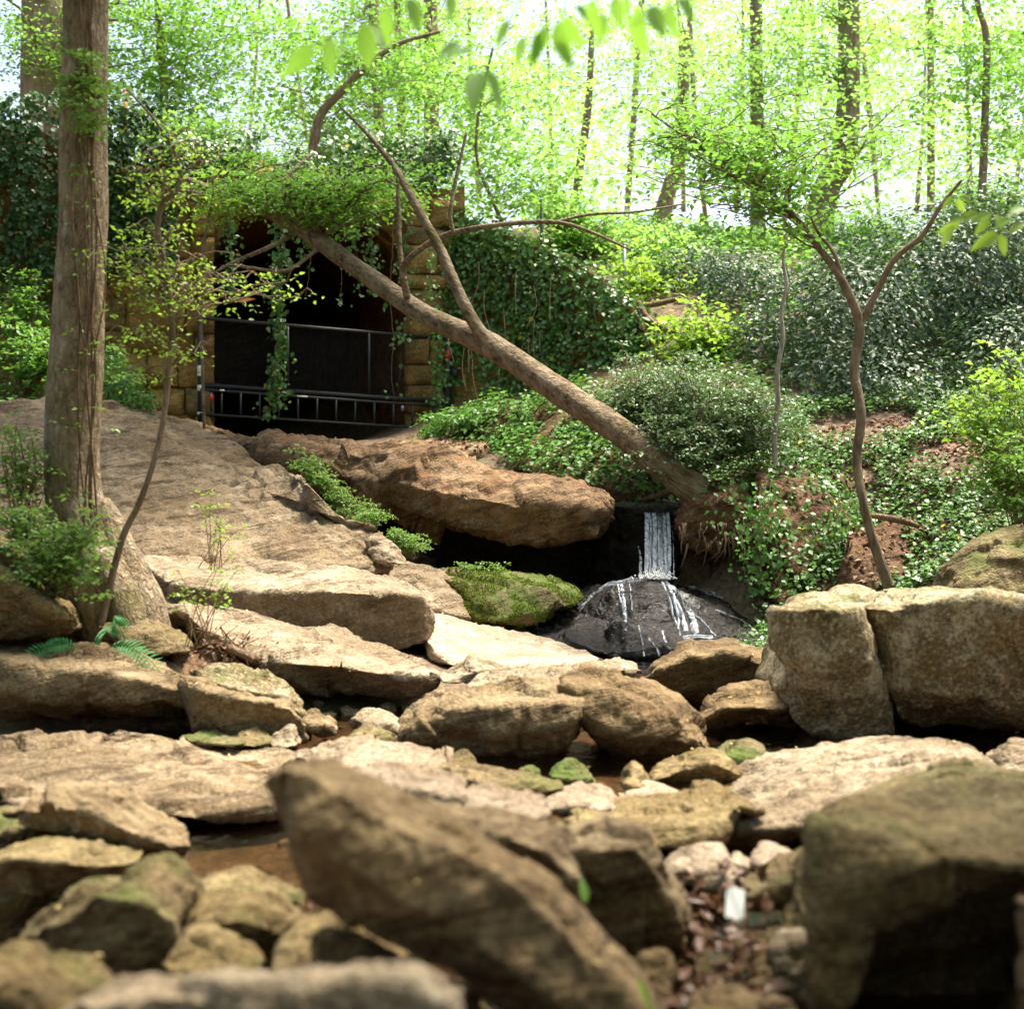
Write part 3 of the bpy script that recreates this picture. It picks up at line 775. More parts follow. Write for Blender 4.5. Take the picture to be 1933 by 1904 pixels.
rock('N', None, [
 ([(-80,1396),(86,1394),(173,1396),(242,1412),(328,1428),(380,1436),(430,1448),(518,1456),(560,1470)], 8.9),
 ([(-80,1455),(100,1452),(250,1458),(380,1470),(480,1480),(560,1490)], 7.85),
 ([(-80,1515),(100,1510),(250,1515),(380,1518),(480,1520),(560,1515)], 7.05),
 ([(-80,1545),(100,1540),(276,1544),(362,1550),(449,1550),(560,1545)], 6.95)], 'slab', 'bedrock_shelf', 'structure', back=.4, lump=.02, facet=.10, strata=.05, fine=.02, N=150, M=90, smooth=1)
rock('peak', 'brown peaked boulder in the left foreground shallows', [
 (F('B1', [(90,800),(200,720),(300,650),(360,638),(500,690),(650,740),(800,850),(950,970),(985,1030)]), 6.3), (F('B1', [(90,850),(300,800),(500,830),(700,930),(985,1040)]), 5.95), (F('B1', [(90,890),(300,960),(500,1000),(700,1070),(985,1060)]), 6.05)], 'tan', back=.5, lump=.04)
rock('M3', 'rounded greenish rock at the left edge above the glinting water', [
 (F('B1', [(-90,1090),(0,1060),(50,1010),(150,960),(280,970),(450,1030),(600,1060),(720,1110)]), 5.8), (F('B1', [(-90,1130),(100,1080),(300,1100),(500,1120),(700,1130)]), 5.5), (F('B1', [(-90,1230),(100,1270),(250,1285),(380,1260),(560,1200),(700,1150)]), 5.6)], 'ochre', back=.5)
rock('M3b', 'dark mossy stone at the far left edge behind the peaked boulder', [
 (F('B1', [(-90,830),(60,830),(150,850),(220,910)]), 6.6), (F('B1', [(-90,960),(100,960),(220,950)]), 6.3)], 'mossy', back=.4)
rock('M1', 'angular foreground rock with a mossy left ridge beside the water', [
 (F('B1', [(205,1450),(330,1300),(470,1185),(560,1165),(640,1205),(760,1105),(880,1090),(990,1180),(1020,1300),(970,1480),(940,1640)]), 4.75),
 (F('B1', [(215,1500),(380,1400),(520,1280),(640,1300),(800,1330),(960,1420),(940,1650)]), 4.42),
 (F('B1', [(230,1640),(350,1800),(600,1850),(800,1800),(935,1700)]), 4.5)], 'mossy', back=.5, lump=.06, facet=.08)
rock('M2', 'brown rounded rock between the angular rock and the big tilted rock', [
 (F('B1', [(955,1580),(1010,1380),(1100,1280),(1250,1255),(1400,1270),(1550,1340),(1700,1450),(1750,1560)]), 4.9), (F('B1', [(960,1620),(1100,1430),(1300,1420),(1550,1480),(1745,1590)]), 4.5), (F('B1', [(965,1690),(1200,1720),(1500,1720),(1745,1680)]), 4.6)], 'ochre', back=.4)
rock('M2b', 'low olive stone behind the brown rounded rock', [
 (F('B1', [(1050,1230),(1150,1190),(1300,1195),(1500,1250),(1640,1330)]), 5.4), (F('B1', [(1050,1300),(1300,1310),(1640,1360)]), 5.2)], 'ochre', back=.3)
rock('M6', 'small wedge stone in front of the brown rounded rock', [
 (F('B1', [(930,1650),(1000,1490),(1100,1480),(1250,1560),(1380,1660)]), 4.3), (F('B1', [(930,1760),(1100,1770),(1380,1760)]), 4.15)], 'ochre', 'stone', back=.3)
rock('M7', 'low dark stone under the near end of the big tilted rock', [
 (F('B1', [(1500,1640),(1620,1500),(1800,1450),(1904,1460),(2060,1560),(2200,1640)]), 4.2), (F('B1', [(1500,1760),(1800,1790),(2200,1800)]), 4.0)], 'ochre', 'stone', back=.4)
rock('M5', 'sloping rock in the bottom left corner', [
 (F('B1', [(-120,1570),(0,1600),(60,1620),(200,1700),(350,1760),(440,1820),(470,1904)]), 3.7), (F('B1', [(-120,1700),(100,1760),(300,1850),(460,1960)]), 3.45), (F('B1', [(-120,2200),(200,2200),(460,2150)]), 3.4)], 'ochre', back=.4)
rock('L', 'pale smooth rock along the bottom edge', [
 ([(140,1890),(175,1868),(207,1858),(242,1843),(345,1828),(518,1817),(657,1806),(707,1805),(776,1810),(820,1832),(852,1869),(872,1930)], 3.05),
 ([(140,1930),(242,1890),(450,1860),(657,1850),(780,1860),(850,1910),(872,1960)], 2.72),
 ([(150,2250),(400,2280),(650,2280),(870,2230)], 2.7)], 'grey', back=.4, lump=.03, facet=.06)
rock('K', 'big tilted brown rock in the foreground centre', [
 ([(522,1448),(540,1425),(600,1419),(640,1438),(680,1468),(740,1500),(800,1525),(870,1555),(940,1598),(1000,1640),(1050,1690),(1100,1745),(1160,1805),(1210,1860),(1250,1915),(1290,1990)], 3.75),
 ([(524,1465),(570,1462),(640,1490),(740,1545),(850,1595),(950,1650),(1030,1715),(1100,1790),(1170,1860),(1280,2010)], 3.44),
 ([(532,1520),(600,1600),(700,1670),(850,1750),(950,1820),(1050,1900),(1260,2040)], 3.40),
 ([(548,1610),(564,1668),(592,1702),(650,1735),(720,1768),(800,1810),(880,1868),(960,1930),(1100,2030),(1250,2100)], 3.55)], 'brown', back=.55, lump=.035, facet=.04, strata=.012, endpow=7)
rock('Ks', 'dark stone propping up the big tilted rock from below', [
 ([(600,1760),(700,1770),(800,1830),(950,1960),(1100,2060)], 3.9), ([(600,2000),(900,2080),(1100,2200)], 3.8)], 'brown', back=.5)
rock('K2', 'tan rock directly behind the big tilted rock', [
 ([(700,1480),(793,1512),(880,1530),(966,1528),(1018,1540),(1052,1570),(1087,1632),(1104,1672)], 4.7), ([(700,1520),(850,1570),(960,1580),(1030,1610),(1100,1685)], 4.35), ([(700,1640),(950,1700),(1100,1730)], 4.5)], 'tan', back=.4)
rock('K3', 'smooth tan rock right of the big tilted rock, sharp right edge', [
 ([(1040,1580),(1063,1568),(1104,1565),(1156,1558),(1190,1553),(1218,1567),(1245,1612),(1273,1660),(1295,1713),(1308,1780),(1308,1806)], 5.0),
 ([(1045,1620),(1104,1610),(1160,1600),(1205,1600),(1235,1640),(1270,1720),(1300,1806)], 4.55),
 ([(1060,1720),(1110,1745),(1160,1780),(1220,1808),(1300,1822)], 4.7)], 'tan', back=.5, lump=.03, facet=.08)
rock('X1', 'pale bleached stone peeping over the big tilted rock', [
 (F('B2', [(60,640),(120,600),(200,580),(400,560),(530,580),(620,640),(730,730)]), 6.2), (F('B2', [(60,700),(300,690),(500,700),(730,760)]), 5.6), (F('B2', [(60,800),(400,830),(730,830)]), 5.6)], 'pink', back=.3)
rock('X2', 'pale flat stone right of the bleached stone, behind the tilted rock', [
 (F('B2', [(680,710),(760,690),(850,690),(950,740),(1050,770),(1160,810)]), 5.9), (F('B2', [(680,850),(900,880),(1160,870)]), 5.4)], 'pink', back=.3)
rock('X3', 'low grey-pink flat stone left of the central boulder', [
 ([(560,1425),(600,1402),(645,1389),(700,1394),(760,1405),(815,1425),(838,1448)], 8.3), ([(560,1455),(640,1450),(740,1455),(838,1460)], 7.3), ([(560,1475),(700,1478),(838,1472)], 7.3)], 'pink', back=.3, lump=.02)
rock('bar', 'long low stone bar coated in moss below the central boulder', [
 (F('B2', [(540,580),(620,560),(850,600),(1000,618),(1150,660),(1245,692)]), 7.6), (F('B2', [(560,600),(800,640),(1000,665),(1240,700)]), 7.3), (F('B2', [(570,620),(700,670),(900,722),(1100,730),(1235,712)]), 7.25)], 'mossy', back=.25, lump=.02, facet=.06)
rock('m1', 'small rounded mossy stone behind the left end of the mossy bar', [
 (F('B2', [(580,560),(620,515),(680,492),(720,515),(745,580)]), 8.0), (F('B2', [(580,590),(660,605),(750,600)]), 7.8)], 'mossy', 'stone', back=.2)
rock('m2', 'little triangular mossy stone behind the mossy bar', [
 (F('B2', [(990,610),(1035,577),(1080,600),(1112,645)]), 8.0), (F('B2', [(990,650),(1112,660)]), 7.85)], 'moss', 'stone', back=.15)
rock('m3', 'dark green mossy stone in the shade under the two central boulders', [
 (F('B2', [(1160,610),(1190,560),(1280,540),(1350,590),(1395,650)]), 8.3), (F('B2', [(1160,660),(1280,672),(1395,670)]), 8.0)], 'moss', 'stone', back=.25)
rock('X4', 'pale stone in the water right of the mossy bar', [
 (F('B2', [(1080,770),(1120,730),(1200,700),(1400,688),(1500,720),(1535,790)]), 7.4), (F('B2', [(1080,800),(1250,780),(1400,790),(1535,830)]), 6.9), (F('B2', [(1080,850),(1300,860),(1535,850)]), 6.9)], 'pink', back=.25)
rock('X5', 'flat pale stone beside the pointed dark stone', [
 (F('B2', [(1540,770),(1600,712),(1750,700),(1870,720),(1890,755)]), 7.6), (F('B2', [(1540,800),(1700,800),(1890,790)]), 7.2)], 'pink', 'stone', back=.25)
rock('pt', 'small pointed brown stone standing in the stream', [
 (F('B2', [(1552,660),(1580,600),(1612,553),(1655,600),(1695,650)]), 7.8), (F('B2', [(1555,690),(1620,705),(1697,700)]), 7.6)], 'ochre', 'stone', back=.2)
rock('Y', 'flat mossy-seamed slab running under the right long slab', [
 ([(1080,1545),(1170,1528),(1230,1518),(1300,1505),(1345,1492),(1400,1485)], 7.2), ([(1080,1570),(1200,1570),(1280,1562),(1400,1540)], 6.2), ([(1080,1605),(1200,1610),(1300,1604),(1400,1590)], 6.1)], 'ochre', 'rock_slab', back=.3, lump=.02)
rock('C', 'large rounded tan boulder in the middle of the stream', [
 (F('B2', [(362,435),(385,340),(440,270),(600,180),(720,130),(850,113),(1000,120),(1200,130),(1320,150),(1375,190),(1384,235)]), 9.5),
 (F('B2', [(364,440),(460,330),(650,270),(900,235),(1150,225),(1320,215),(1382,245)]), 8.9),
 (F('B2', [(366,445),(560,400),(800,390),(1050,400),(1250,380),(1372,285)]), 8.86),
 (F('B2', [(368,448),(500,475),(750,492),(900,512),(1050,547),(1200,532),(1265,470),(1310,400),(1368,300)]), 9.08)], 'tan', back=.9, lump=.03, facet=.10)
rock('B', 'rounded brown boulder right of the middle boulder, leaning on it', [
 ([(1050,1290),(1057,1268),(1087,1262),(1156,1271),(1232,1282),(1259,1299),(1276,1313),(1293,1330),(1314,1347),(1330,1362),(1330,1385),(1328,1406)], 9.7),
 ([(1056,1300),(1110,1300),(1170,1305),(1230,1320),(1270,1345),(1300,1375),(1327,1409)], 9.02),
 ([(1070,1330),(1130,1370),(1190,1390),(1250,1395),(1326,1412)], 8.95),
 ([(1100,1362),(1128,1398),(1156,1422),(1190,1442),(1221,1453),(1259,1443),(1290,1430),(1326,1414)], 9.15)], 'brown', back=.8, lump=.04, facet=.10)
rock('T3', 'pointed pale stone behind the middle boulder', [
 (F('A5', [(560,1904),(650,1840),(740,1778),(800,1812),(890,1862),(930,1904)]), 11.3), (F('A5', [(560,1950),(700,1945),(930,1935)]), 10.8)], 'grey', 'stone', back=.4)
rock('T3b', 'small leaning flake of stone against the pointed pale stone', [
 (F('A5', [(690,1840),(745,1800),(800,1830),(860,1870)]), 10.9), (F('A5', [(690,1880),(780,1890),(860,1890)]), 10.7)], 'grey', 'stone', back=.2)
rock('T4', 'flat grey slab resting behind the middle boulder', [
 ([(880,1292),(905,1275),(935,1264),(1000,1257),(1056,1262)], 10.6), ([(880,1300),(960,1285),(1056,1285)], 9.9), ([(880,1315),(960,1310),(1056,1308)], 9.9)], 'grey', 'rock_slab', back=.4)
rock('T5', 'thin grey slab at the pool edge behind the brown boulder', [
 ([(1020,1270),(1052,1258),(1121,1250),(1190,1248),(1201,1260)], 12.0), ([(1020,1276),(1100,1268),(1201,1268)], 11.2), ([(1020,1286),(1100,1284),(1201,1278)], 11.2)], 'grey', 'rock_slab', back=.3, lump=.01)
rock('D', 'reddish rounded boulder at the pool below the waterfall', [
 ([(1223,1284),(1230,1250),(1259,1233),(1276,1223),(1293,1210),(1328,1205),(1362,1201),(1383,1202),(1397,1210),(1431,1222),(1476,1242),(1488,1262)], 12.2),
 ([(1225,1288),(1260,1258),(1300,1238),(1360,1230),(1400,1236),(1440,1252),(1488,1275)], 11.4),
 ([(1230,1312),(1276,1330),(1320,1345),(1400,1345),(1488,1330)], 11.5)], 'brown', back=.9, lump=.04, facet=.06)
rock('E', 'brown wedge rock overhanging a dark gap beside the huge block', [
 ([(1322,1356),(1352,1322),(1379,1299),(1421,1291),(1500,1284)], 10.5), ([(1326,1366),(1362,1338),(1420,1335),(1500,1345)], 9.9), ([(1328,1398),(1365,1362),(1420,1358),(1500,1372)], 10.2)], 'brown', back=.8, lump=.04)
rock('Es', 'dark stone at the back of the gap beside the huge block', [
 ([(1320,1380),(1400,1370),(1500,1370)], 10.6), ([(1320,1425),(1400,1425),(1520,1425)], 10.3)], 'brown', back=.4)
rock('Fm', 'small round moss-topped stone in front of the huge block', [
 (F('B3', [(253,490),(300,440),(400,428),(470,460),(505,520),(512,575)]), 8.8), (F('B3', [(258,520),(340,500),(430,520),(512,585)]), 8.5), (F('B3', [(262,540),(320,580),(400,608),(508,595)]), 8.45)], 'moss', 'stone', back=.35, lump=.04)
rock('G', 'brown gable-shaped stone left of the round mossy stone', [
 ([(1221,1475),(1232,1452),(1260,1438),(1290,1424),(1330,1413),(1362,1413),(1382,1436),(1410,1466)], 8.6), ([(1224,1480),(1280,1455),(1340,1440),(1375,1450),(1408,1470)], 8.15), ([(1226,1490),(1290,1495),(1408,1480)], 8.25)], 'ochre', back=.4, lump=.03)
rock('A1', 'huge pale lichen-spotted block at right, left half', [
 ([(1483,1140),(1500,1127),(1569,1126),(1586,1116),(1621,1116),(1640,1120),(1658,1130)], 10.5),
 ([(1473,1160),(1490,1150),(1552,1143),(1604,1150),(1630,1150),(1646,1154)], 9.36),
 ([(1480,1230),(1540,1240),(1600,1245),(1640,1245),(1668,1245)], 9.4),
 ([(1488,1310),(1515,1358),(1540,1386),(1586,1398),(1640,1392),(1690,1386)], 9.75)], 'lichen', back=2.0, lump=.03, facet=.05, fine=.018, endpow=5, smooth=1)
rock('A2', 'huge pale lichen-spotted block at right, right half beyond the crack', [
 ([(1636,1126),(1690,1129),(1731,1126),(1776,1114),(1863,1116),(1897,1126),(1933,1133),(2020,1138)], 10.4),
 ([(1640,1150),(1690,1148),(1725,1135),(1787,1134),(1850,1126),(1933,1142),(2020,1148)], 9.4),
 ([(1664,1225),(1720,1232),(1800,1235),(1933,1240),(2020,1240)], 9.42),
 ([(1690,1312),(1740,1308),(1795,1318),(1845,1316),(1870,1335),(1933,1350),(2020,1350)], 9.5),
 ([(1695,1352),(1740,1372),(1800,1370),(1862,1372),(1933,1368),(2020,1366)], 9.95)], 'lichen', back=2.0, lump=.03, facet=.05, fine=.018, endpow=5, smooth=1)
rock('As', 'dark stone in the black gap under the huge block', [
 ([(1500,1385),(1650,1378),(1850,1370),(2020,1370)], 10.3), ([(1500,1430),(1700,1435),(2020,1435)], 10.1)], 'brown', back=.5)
rock('H', 'long slab at right with a ribbed pale top', [
 ([(1276,1596),(1310,1556),(1345,1512),(1375,1484),(1407,1465),(1469,1440),(1517,1423),(1604,1408),(1673,1398),(1769,1396),(1828,1412),(1866,1440),(1890,1470)], 8.3),
 ([(1284,1600),(1322,1560),(1352,1532),(1400,1528),(1455,1545),(1517,1540),(1560,1532),(1621,1512),(1725,1478),(1885,1470)], 6.75),
 ([(1290,1602),(1330,1585),(1400,1565),(1460,1565),(1530,1556),(1620,1545),(1885,1520)], 6.55),
 ([(1295,1610),(1379,1604),(1469,1592),(1552,1572),(1650,1570),(1885,1560)], 6.7)], 'grey', 'rock_slab', back=.5, lump=.03, facet=.05, strata=.035, sdir=(.8, .3, .3), fine=.02, sfreq=7, smooth=1)
rock('I', 'moss-flecked knobbly rock at the right edge above the near boulder', [
 ([(1600,1520),(1656,1497),(1725,1468),(1794,1440),(1828,1433),(1863,1440),(1897,1458),(1933,1461),(2000,1468)], 6.1), ([(1600,1545),(1725,1500),(1830,1480),(2000,1495)], 5.7), ([(1600,1580),(1800,1590),(2000,1590)], 5.6)], 'mossy', back=.4, lump=.05)
rock('I2', 'small grey stone at the right edge under the huge block', [
 (F('B3', [(1755,590),(1775,520),(1820,475),(1870,455),(2050,450)]), 8.3), (F('B3', [(1755,640),(1900,650),(2050,650)]), 8.0)], 'grey', 'stone', back=.4)
rock('J', 'large near boulder in the lower right corner arching over blackness', [
 ([(1560,1552),(1585,1524),(1621,1515),(1656,1512),(1725,1519),(1794,1515),(1863,1522),(1933,1530),(2060,1545)], 4.75),
 ([(1558,1575),(1590,1572),(1650,1580),(1725,1592),(1794,1596),(1863,1604),(2060,1625)], 4.0),
 ([(1550,1690),(1580,1665),(1640,1640),(1720,1630),(1800,1625),(1900,1640),(2060,1650)], 3.94),
 ([(1566,1960),(1600,1900),(1616,1830),(1642,1772),(1690,1742),(1759,1706),(1828,1686),(1933,1680),(2060,1680)], 4.08)], 'ochre', back=1.0, lump=.03, facet=.03, strata=.03, sdir=(.1, -.3, 1), endpow=9, backdrop=.25)
rock('Js', 'stone added inside the hollow of the near right boulder to keep it dark', [
 ([(1600,1700),(1700,1640),(1850,1620),(2150,1620)], 4.7), ([(1600,2200),(1850,2250),(2150,2250)], 4.55)], 'brown', back=.4)  # added behind the arch so the hollow stays dark
rock('Jr', 'unseen boulder added beyond the right edge to block light from the hollow', [
 ([(1965,1640),(2060,1600),(2200,1600),(2400,1700)], 4.3), ([(1970,1720),(2100,1700),(2400,1800)], 3.4), ([(1975,2500),(2200,2500),(2400,2500)], 3.3)], 'brown', back=.8)  # unseen, added to block light entering the hollow from the right
rock('Z1', 'pinkish flat stone among the dead leaves at right', [
 (F('B3', [(-50,1090),(0,1050),(100,1010),(240,1003),(300,1080),(335,1180)]), 6.0), (F('B3', [(-50,1130),(120,1130),(240,1110),(335,1200)]), 5.7), (F('B3', [(-50,1230),(150,1260),(335,1250)]), 5.65)], 'pink', 'stone', back=.25)
rock('Z2', 'small pinkish angular stone under the long right slab', [
 (F('B3', [(418,1075),(480,1010),(550,1003),(620,1035),(662,1072)]), 6.1), (F('B3', [(425,1095),(540,1085),(660,1085)]), 5.9), (F('B3', [(440,1140),(550,1150),(655,1120)]), 5.85)], 'pink', 'stone', back=.2)
rock('Z3', 'thin pale stone chip between the two pinkish stones', [
 (F('B3', [(315,1050),(350,1035),(400,1070),(435,1120)]), 6.05), (F('B3', [(320,1120),(380,1150),(435,1150)]), 5.9)], 'pink', 'stone', back=.12)
rock('Z4', 'dark mossy wedge of rock left of the near right boulder', [
 (F('B3', [(395,1300),(500,1210),(640,1110),(760,1040),(870,1000)]), 5.4), (F('B3', [(400,1320),(560,1240),(740,1180),(860,1180)]), 5.0), (F('B3', [(420,1345),(560,1330),(860,1300)]), 5.05)], 'mossy', back=.35)
rock('Z5', 'dark blue-grey stone leaning on the near right boulder', [
 (F('B3', [(535,1530),(600,1468),(700,1430),(790,1408),(850,1500),(900,1700)]), 4.6), (F('B3', [(540,1600),(660,1560),(800,1530),(900,1750)]), 4.35), (F('B3', [(560,1760),(700,1850),(880,2050)]), 4.3)], 'grey', 'stone', back=.3)
rock('Z6', 'low dark pebble at the bottom edge among the dead leaves', [
 (F('B3', [(90,1850),(200,1800),(330,1800),(450,1860),(480,1950)]), 3.9), (F('B3', [(90,2000),(300,2020),(480,2010)]), 3.8)], 'brown', 'stone', back=.25)
rock('Z7', 'black pebble beside the leaf pile', [
 (F('B3', [(420,1720),(480,1640),(560,1640),(620,1740)]), 4.4), (F('B3', [(420,1800),(520,1820),(620,1800)]), 4.3)], 'brown', 'stone', back=.2)
rock('Z8', 'brown pebble at the bottom of the leaf pile', [
 (F('B3', [(480,1880),(560,1850),(640,1900),(660,1960)]), 3.9), (F('B3', [(480,1990),(580,2010),(660,2000)]), 3.85)], 'brown', 'stone', back=.2)
rock('Z9', 'half-hidden grey stone in the shade below the smooth tan rock', [
 (F('B2', [(1640,1700),(1680,1610),(1780,1600),(1830,1700),(1820,1800)]), 4.4), (F('B2', [(1650,1850),(1740,1880),(1820,1850)]), 4.3)], 'brown', 'stone', back=.25)
rock('U', 'mossy boulder at left edge below the leafy shrub', [
 (F('A4', [(-180,1130),(0,1180),(50,1230),(150,1350),(250,1420),(340,1500),(385,1600)]), 10.4), (F('A4', [(-180,1300),(60,1400),(200,1500),(385,1610)]), 10.0), (F('A4', [(-180,1700),(0,1705),(190,1700),(380,1650)]), 10.25)], 'ochre', back=.7, lump=.05, facet=.06)
rock('V', 'moss-grown rock mass under the big trunk', [
 (F('A4', [(-180,1000),(60,1190),(200,1330),(400,1320),(500,1370),(570,1500),(610,1680)]), 11.6), (F('A4', [(-180,1300),(200,1450),(450,1480),(610,1690)]), 10.9), (F('A4', [(-180,1760),(300,1770),(610,1770)]), 10.7)], 'mossy', back=1.2, lump=.05)
rock('Wr', 'brown mossy stone under the roots of the big trunk', [
 (F('A4', [(580,1640),(650,1600),(800,1600),(950,1620),(1010,1700)]), 10.6), (F('A4', [(590,1680),(750,1660),(900,1700),(1010,1720)]), 10.3), (F('A4', [(640,1790),(850,1800),(1000,1780)]), 10.2)], 'mossy', back=.5)
rock('Wb', None, [
 ([(180,1170,12.4),(280,1150,12.3),(340,1145,12.2),(420,1160,12)],), ([(180,1250,10.6),(300,1256,10.5),(420,1256,10.6)],), ([(180,1290,10.3),(300,1300,10.2),(420,1300,10.3)],)], 'soil', 'soil_bank', 'structure', back=.5)
rock('T1', 'small sunlit brown stone at the mouth of the dark gap', [
 ([(566,1354),(575,1346),(595,1346),(629,1362)], 9.9), ([(568,1364),(600,1362),(629,1370)], 9.6), ([(570,1380),(600,1388),(628,1388)], 9.6)], 'tan', 'stone', back=.25)
rock('T2', 'grey blocky stone left of the middle boulder, stacked on another', [
 ([(674,1356),(685,1338),(705,1338),(730,1347),(760,1372)], 9.9), ([(674,1364),(700,1358),(740,1366),(760,1380)], 9.55), ([(676,1376),(710,1384),(760,1390)], 9.5)], 'grey', 'stone', back=.3)
rock('T2b', 'mossy lower stone of the little stack left of the middle boulder', [
 ([(662,1386),(685,1366),(720,1374),(742,1386)], 9.5), ([(662,1398),(700,1406),(742,1402)], 9.25)], 'mossy', 'stone', back=.25)
rock('T2c', 'tan wedge between the little stack and the middle boulder', [
 ([(735,1395),(755,1350),(790,1320),(850,1295),(862,1305)], 9.8), ([(740,1402),(780,1395),(862,1380)], 9.5)], 'tan', 'stone', back=.3)
rock('P3', 'small mossy stone at the foot of the square-edged block', [
 ([(440,1396),(460,1380),(485,1378),(512,1388)], 9.25), ([(442,1406),(480,1410),(512,1406)], 9.0)], 'mossy', 'stone', back=.2)
rock('P4', 'dark grey splintered stone at the foot of the square-edged block', [
 ([(506,1402),(520,1384),(550,1370),(562,1392)], 9.2), ([(508,1410),(535,1413),(562,1408)], 8.95)], 'grey', 'stone', back=.2)
rock('P5', 'thin flat stone edged with bright moss beside the left boulder', [
 ([(345,1392),(370,1384),(420,1388),(455,1398)], 9.2), ([(345,1400),(400,1406),(455,1408)], 8.9)], 'moss', 'stone', back=.2, lump=.01)
rock('far', 'mossy boulder at the right edge on the leafy bank', [
 (F('A6', [(1450,1470),(1500,1300),(1600,1180),(1750,1120),(1850,1100),(2100,1090)]), 13.6), (F('A6', [(1460,1480),(1600,1330),(1800,1260),(2100,1250)]), 13.1), (F('A6', [(1470,1520),(1700,1530),(2100,1520)]), 12.9)], 'mossy', back=.9)
rock('bank2', None, [
 ([(1590,1010),(1620,996),(1656,990),(1725,990),(1775,1003),(1800,1030)], 16.2), ([(1590,1060),(1680,1040),(1800,1060)], 15.7), ([(1590,1135),(1700,1110),(1800,1110)], 15.3)], 'soil', 'soil_bank', 'structure', back=1.0, lump=.05)
rock('bankivy', None, [
 ([(1420,905),(1450,882),(1500,870),(1560,880),(1610,915),(1640,980)], 17.6), ([(1430,960),(1520,950),(1600,975),(1645,1010)], 16.7), ([(1440,1140),(1520,1150),(1600,1145),(1660,1135)], 16.0)], 'soil', 'soil_bank', 'structure', back=1.2, lump=.06)
rock('mound', None, [
 ([(800,812,23),(860,792,22.5),(930,778,22),(1000,765,21.6),(1100,755,21),(1200,780,20.3),(1290,850,19.3)],),
 ([(815,830,22.3),(880,825,21.8),(960,825,21),(1060,830,20),(1160,850,19.4),(1290,890,18.8)],),
 ([(820,845,22),(905,862,21.2),(1000,895,19.6),(1100,925,18.9),(1200,950,18.5),(1290,950,18.4)],)], 'soil', 'soil_bank', 'structure', back=2.0, lump=.04)
rock('step', 'flat brown rock step in front of the tunnel at right', [
 ([(760,835,22.8),(820,818,22.8),(880,810,22.7),(920,815,22.5)],), ([(740,848,21),(800,848,20.8),(870,848,20.6),(925,840,20.6)],), ([(740,860,20.8),(830,864,20.5),(925,875,20.4)],)], 'tan', 'rock_slab', back=.8)
# root mass hanging beside the fall
RB = loft([([(1275,975),(1290,950),(1312,922),(1345,905),(1390,904),(1441,926),(1462,981),(1460,1018)], 17.5),
           ([(1277,985),(1310,955),(1360,940),(1420,955),(1462,1010)], 16.8),
           ([(1280,996),(1296,1018),(1317,1034),(1355,1036),(1379,1022),(1420,1032),(1460,1034)], 16.9)], N=70, M=60, back=1.0, seed=77, lump=.06, facet=.10, fine=.05)
rb = thing('root_mass', 'reddish clump of earth and roots hanging beside the waterfall', 'root mass', (1.9 + .4, 17.0, 1.0))
mesh_obj('earth_clump', *RB, M['soil'], rb)
rg = np.random.default_rng(5); tb = []
for k in range(46):
    u = rg.uniform(1285, 1460); v0 = rg.uniform(985, 1030); L = rg.uniform(15, 60)
    pts = [P(u + rg.normal(0, 4), v0, 16.75), P(u + rg.normal(0, 5), v0 + L * .5, 16.7), P(u + rg.normal(0, 8), v0 + L, 16.75)]
    tb.append(tube(smooth_path(pts, 8), np.linspace(.012, .003, 8) * rg.uniform(.5, 1.4), 5))
o = mesh_obj('hanging_roots', *join(tb), M['root'], rb); o['kind'] = 'stuff'
# ------------------------------------------------------------------ ray hits on built rocks
from mathutils.bvhtree import BVHTree
_bv = {}
def hit(u, v, keys, lift=.02):
    d0 = Vector((P(u, v, 1.0) - np.array([0, 0, CZ]))).normalized(); best = None
    for k in keys:
        if k not in _bv:
            V, Q = SURF[k]; _bv[k] = BVHTree.FromPolygons([tuple(x) for x in V], [tuple(int(i) for i in q) for q in Q])
        h = _bv[k].ray_cast(Vector((0, 0, CZ)), d0)
        if h[0] is not None and (best is None or h[3] < best): best = h[3]
    if best is None: return None
    return np.array([0, 0, CZ]) + np.array(d0) * (best - lift)

# ------------------------------------------------------------------ waterfall
wf = thing('waterfall', 'thin white waterfall dropping from the dark lip onto the splash rock', 'waterfall', tuple(P(1240, 1092, 16.9)))
def sheet(top, bot, dt, db, n=26, m=36, seed=1, bow=.10, amp=.035):
    s = np.linspace(0, 1, n); t = np.linspace(0, 1, m)
    g = np.zeros((n, m, 3))
    for a, ss in enumerate(s):
        p0 = P(top[0] + (top[1] - top[0]) * ss, top[2] + (top[3] - top[2]) * ss, dt); p1 = P(bot[0] + (bot[1] - bot[0]) * ss, bot[2], db)
        for b, tt in enumerate(t):
            q = p0 * (1 - tt) + p1 * tt; q[1] -= bow * math.sin(tt * math.pi * .6) - (.22 * (1 - tt) ** 8)
            g[a, b] = q
    p = g.reshape(-1, 3)
    p[:, 1] += amp * fbm(p * np.array([18, 4, 1.6]), 3, seed)
    p[:, 0] += .3 * amp * fbm(p * np.array([9, 4, 3.0]), 2, seed + 4)
    i = np.arange(n - 1)[:, None] * m; j = np.arange(m - 1)[None, :]
    return p, [np.stack([i + j, i + j + 1, i + m + j + 1, i + m + j], -1).reshape(-1, 4)]
mesh_obj('water_sheet', *sheet((1219, 1264, 957, 958), (1214, 1263, 1092), 17.27, 16.75), M['fall'], wf)
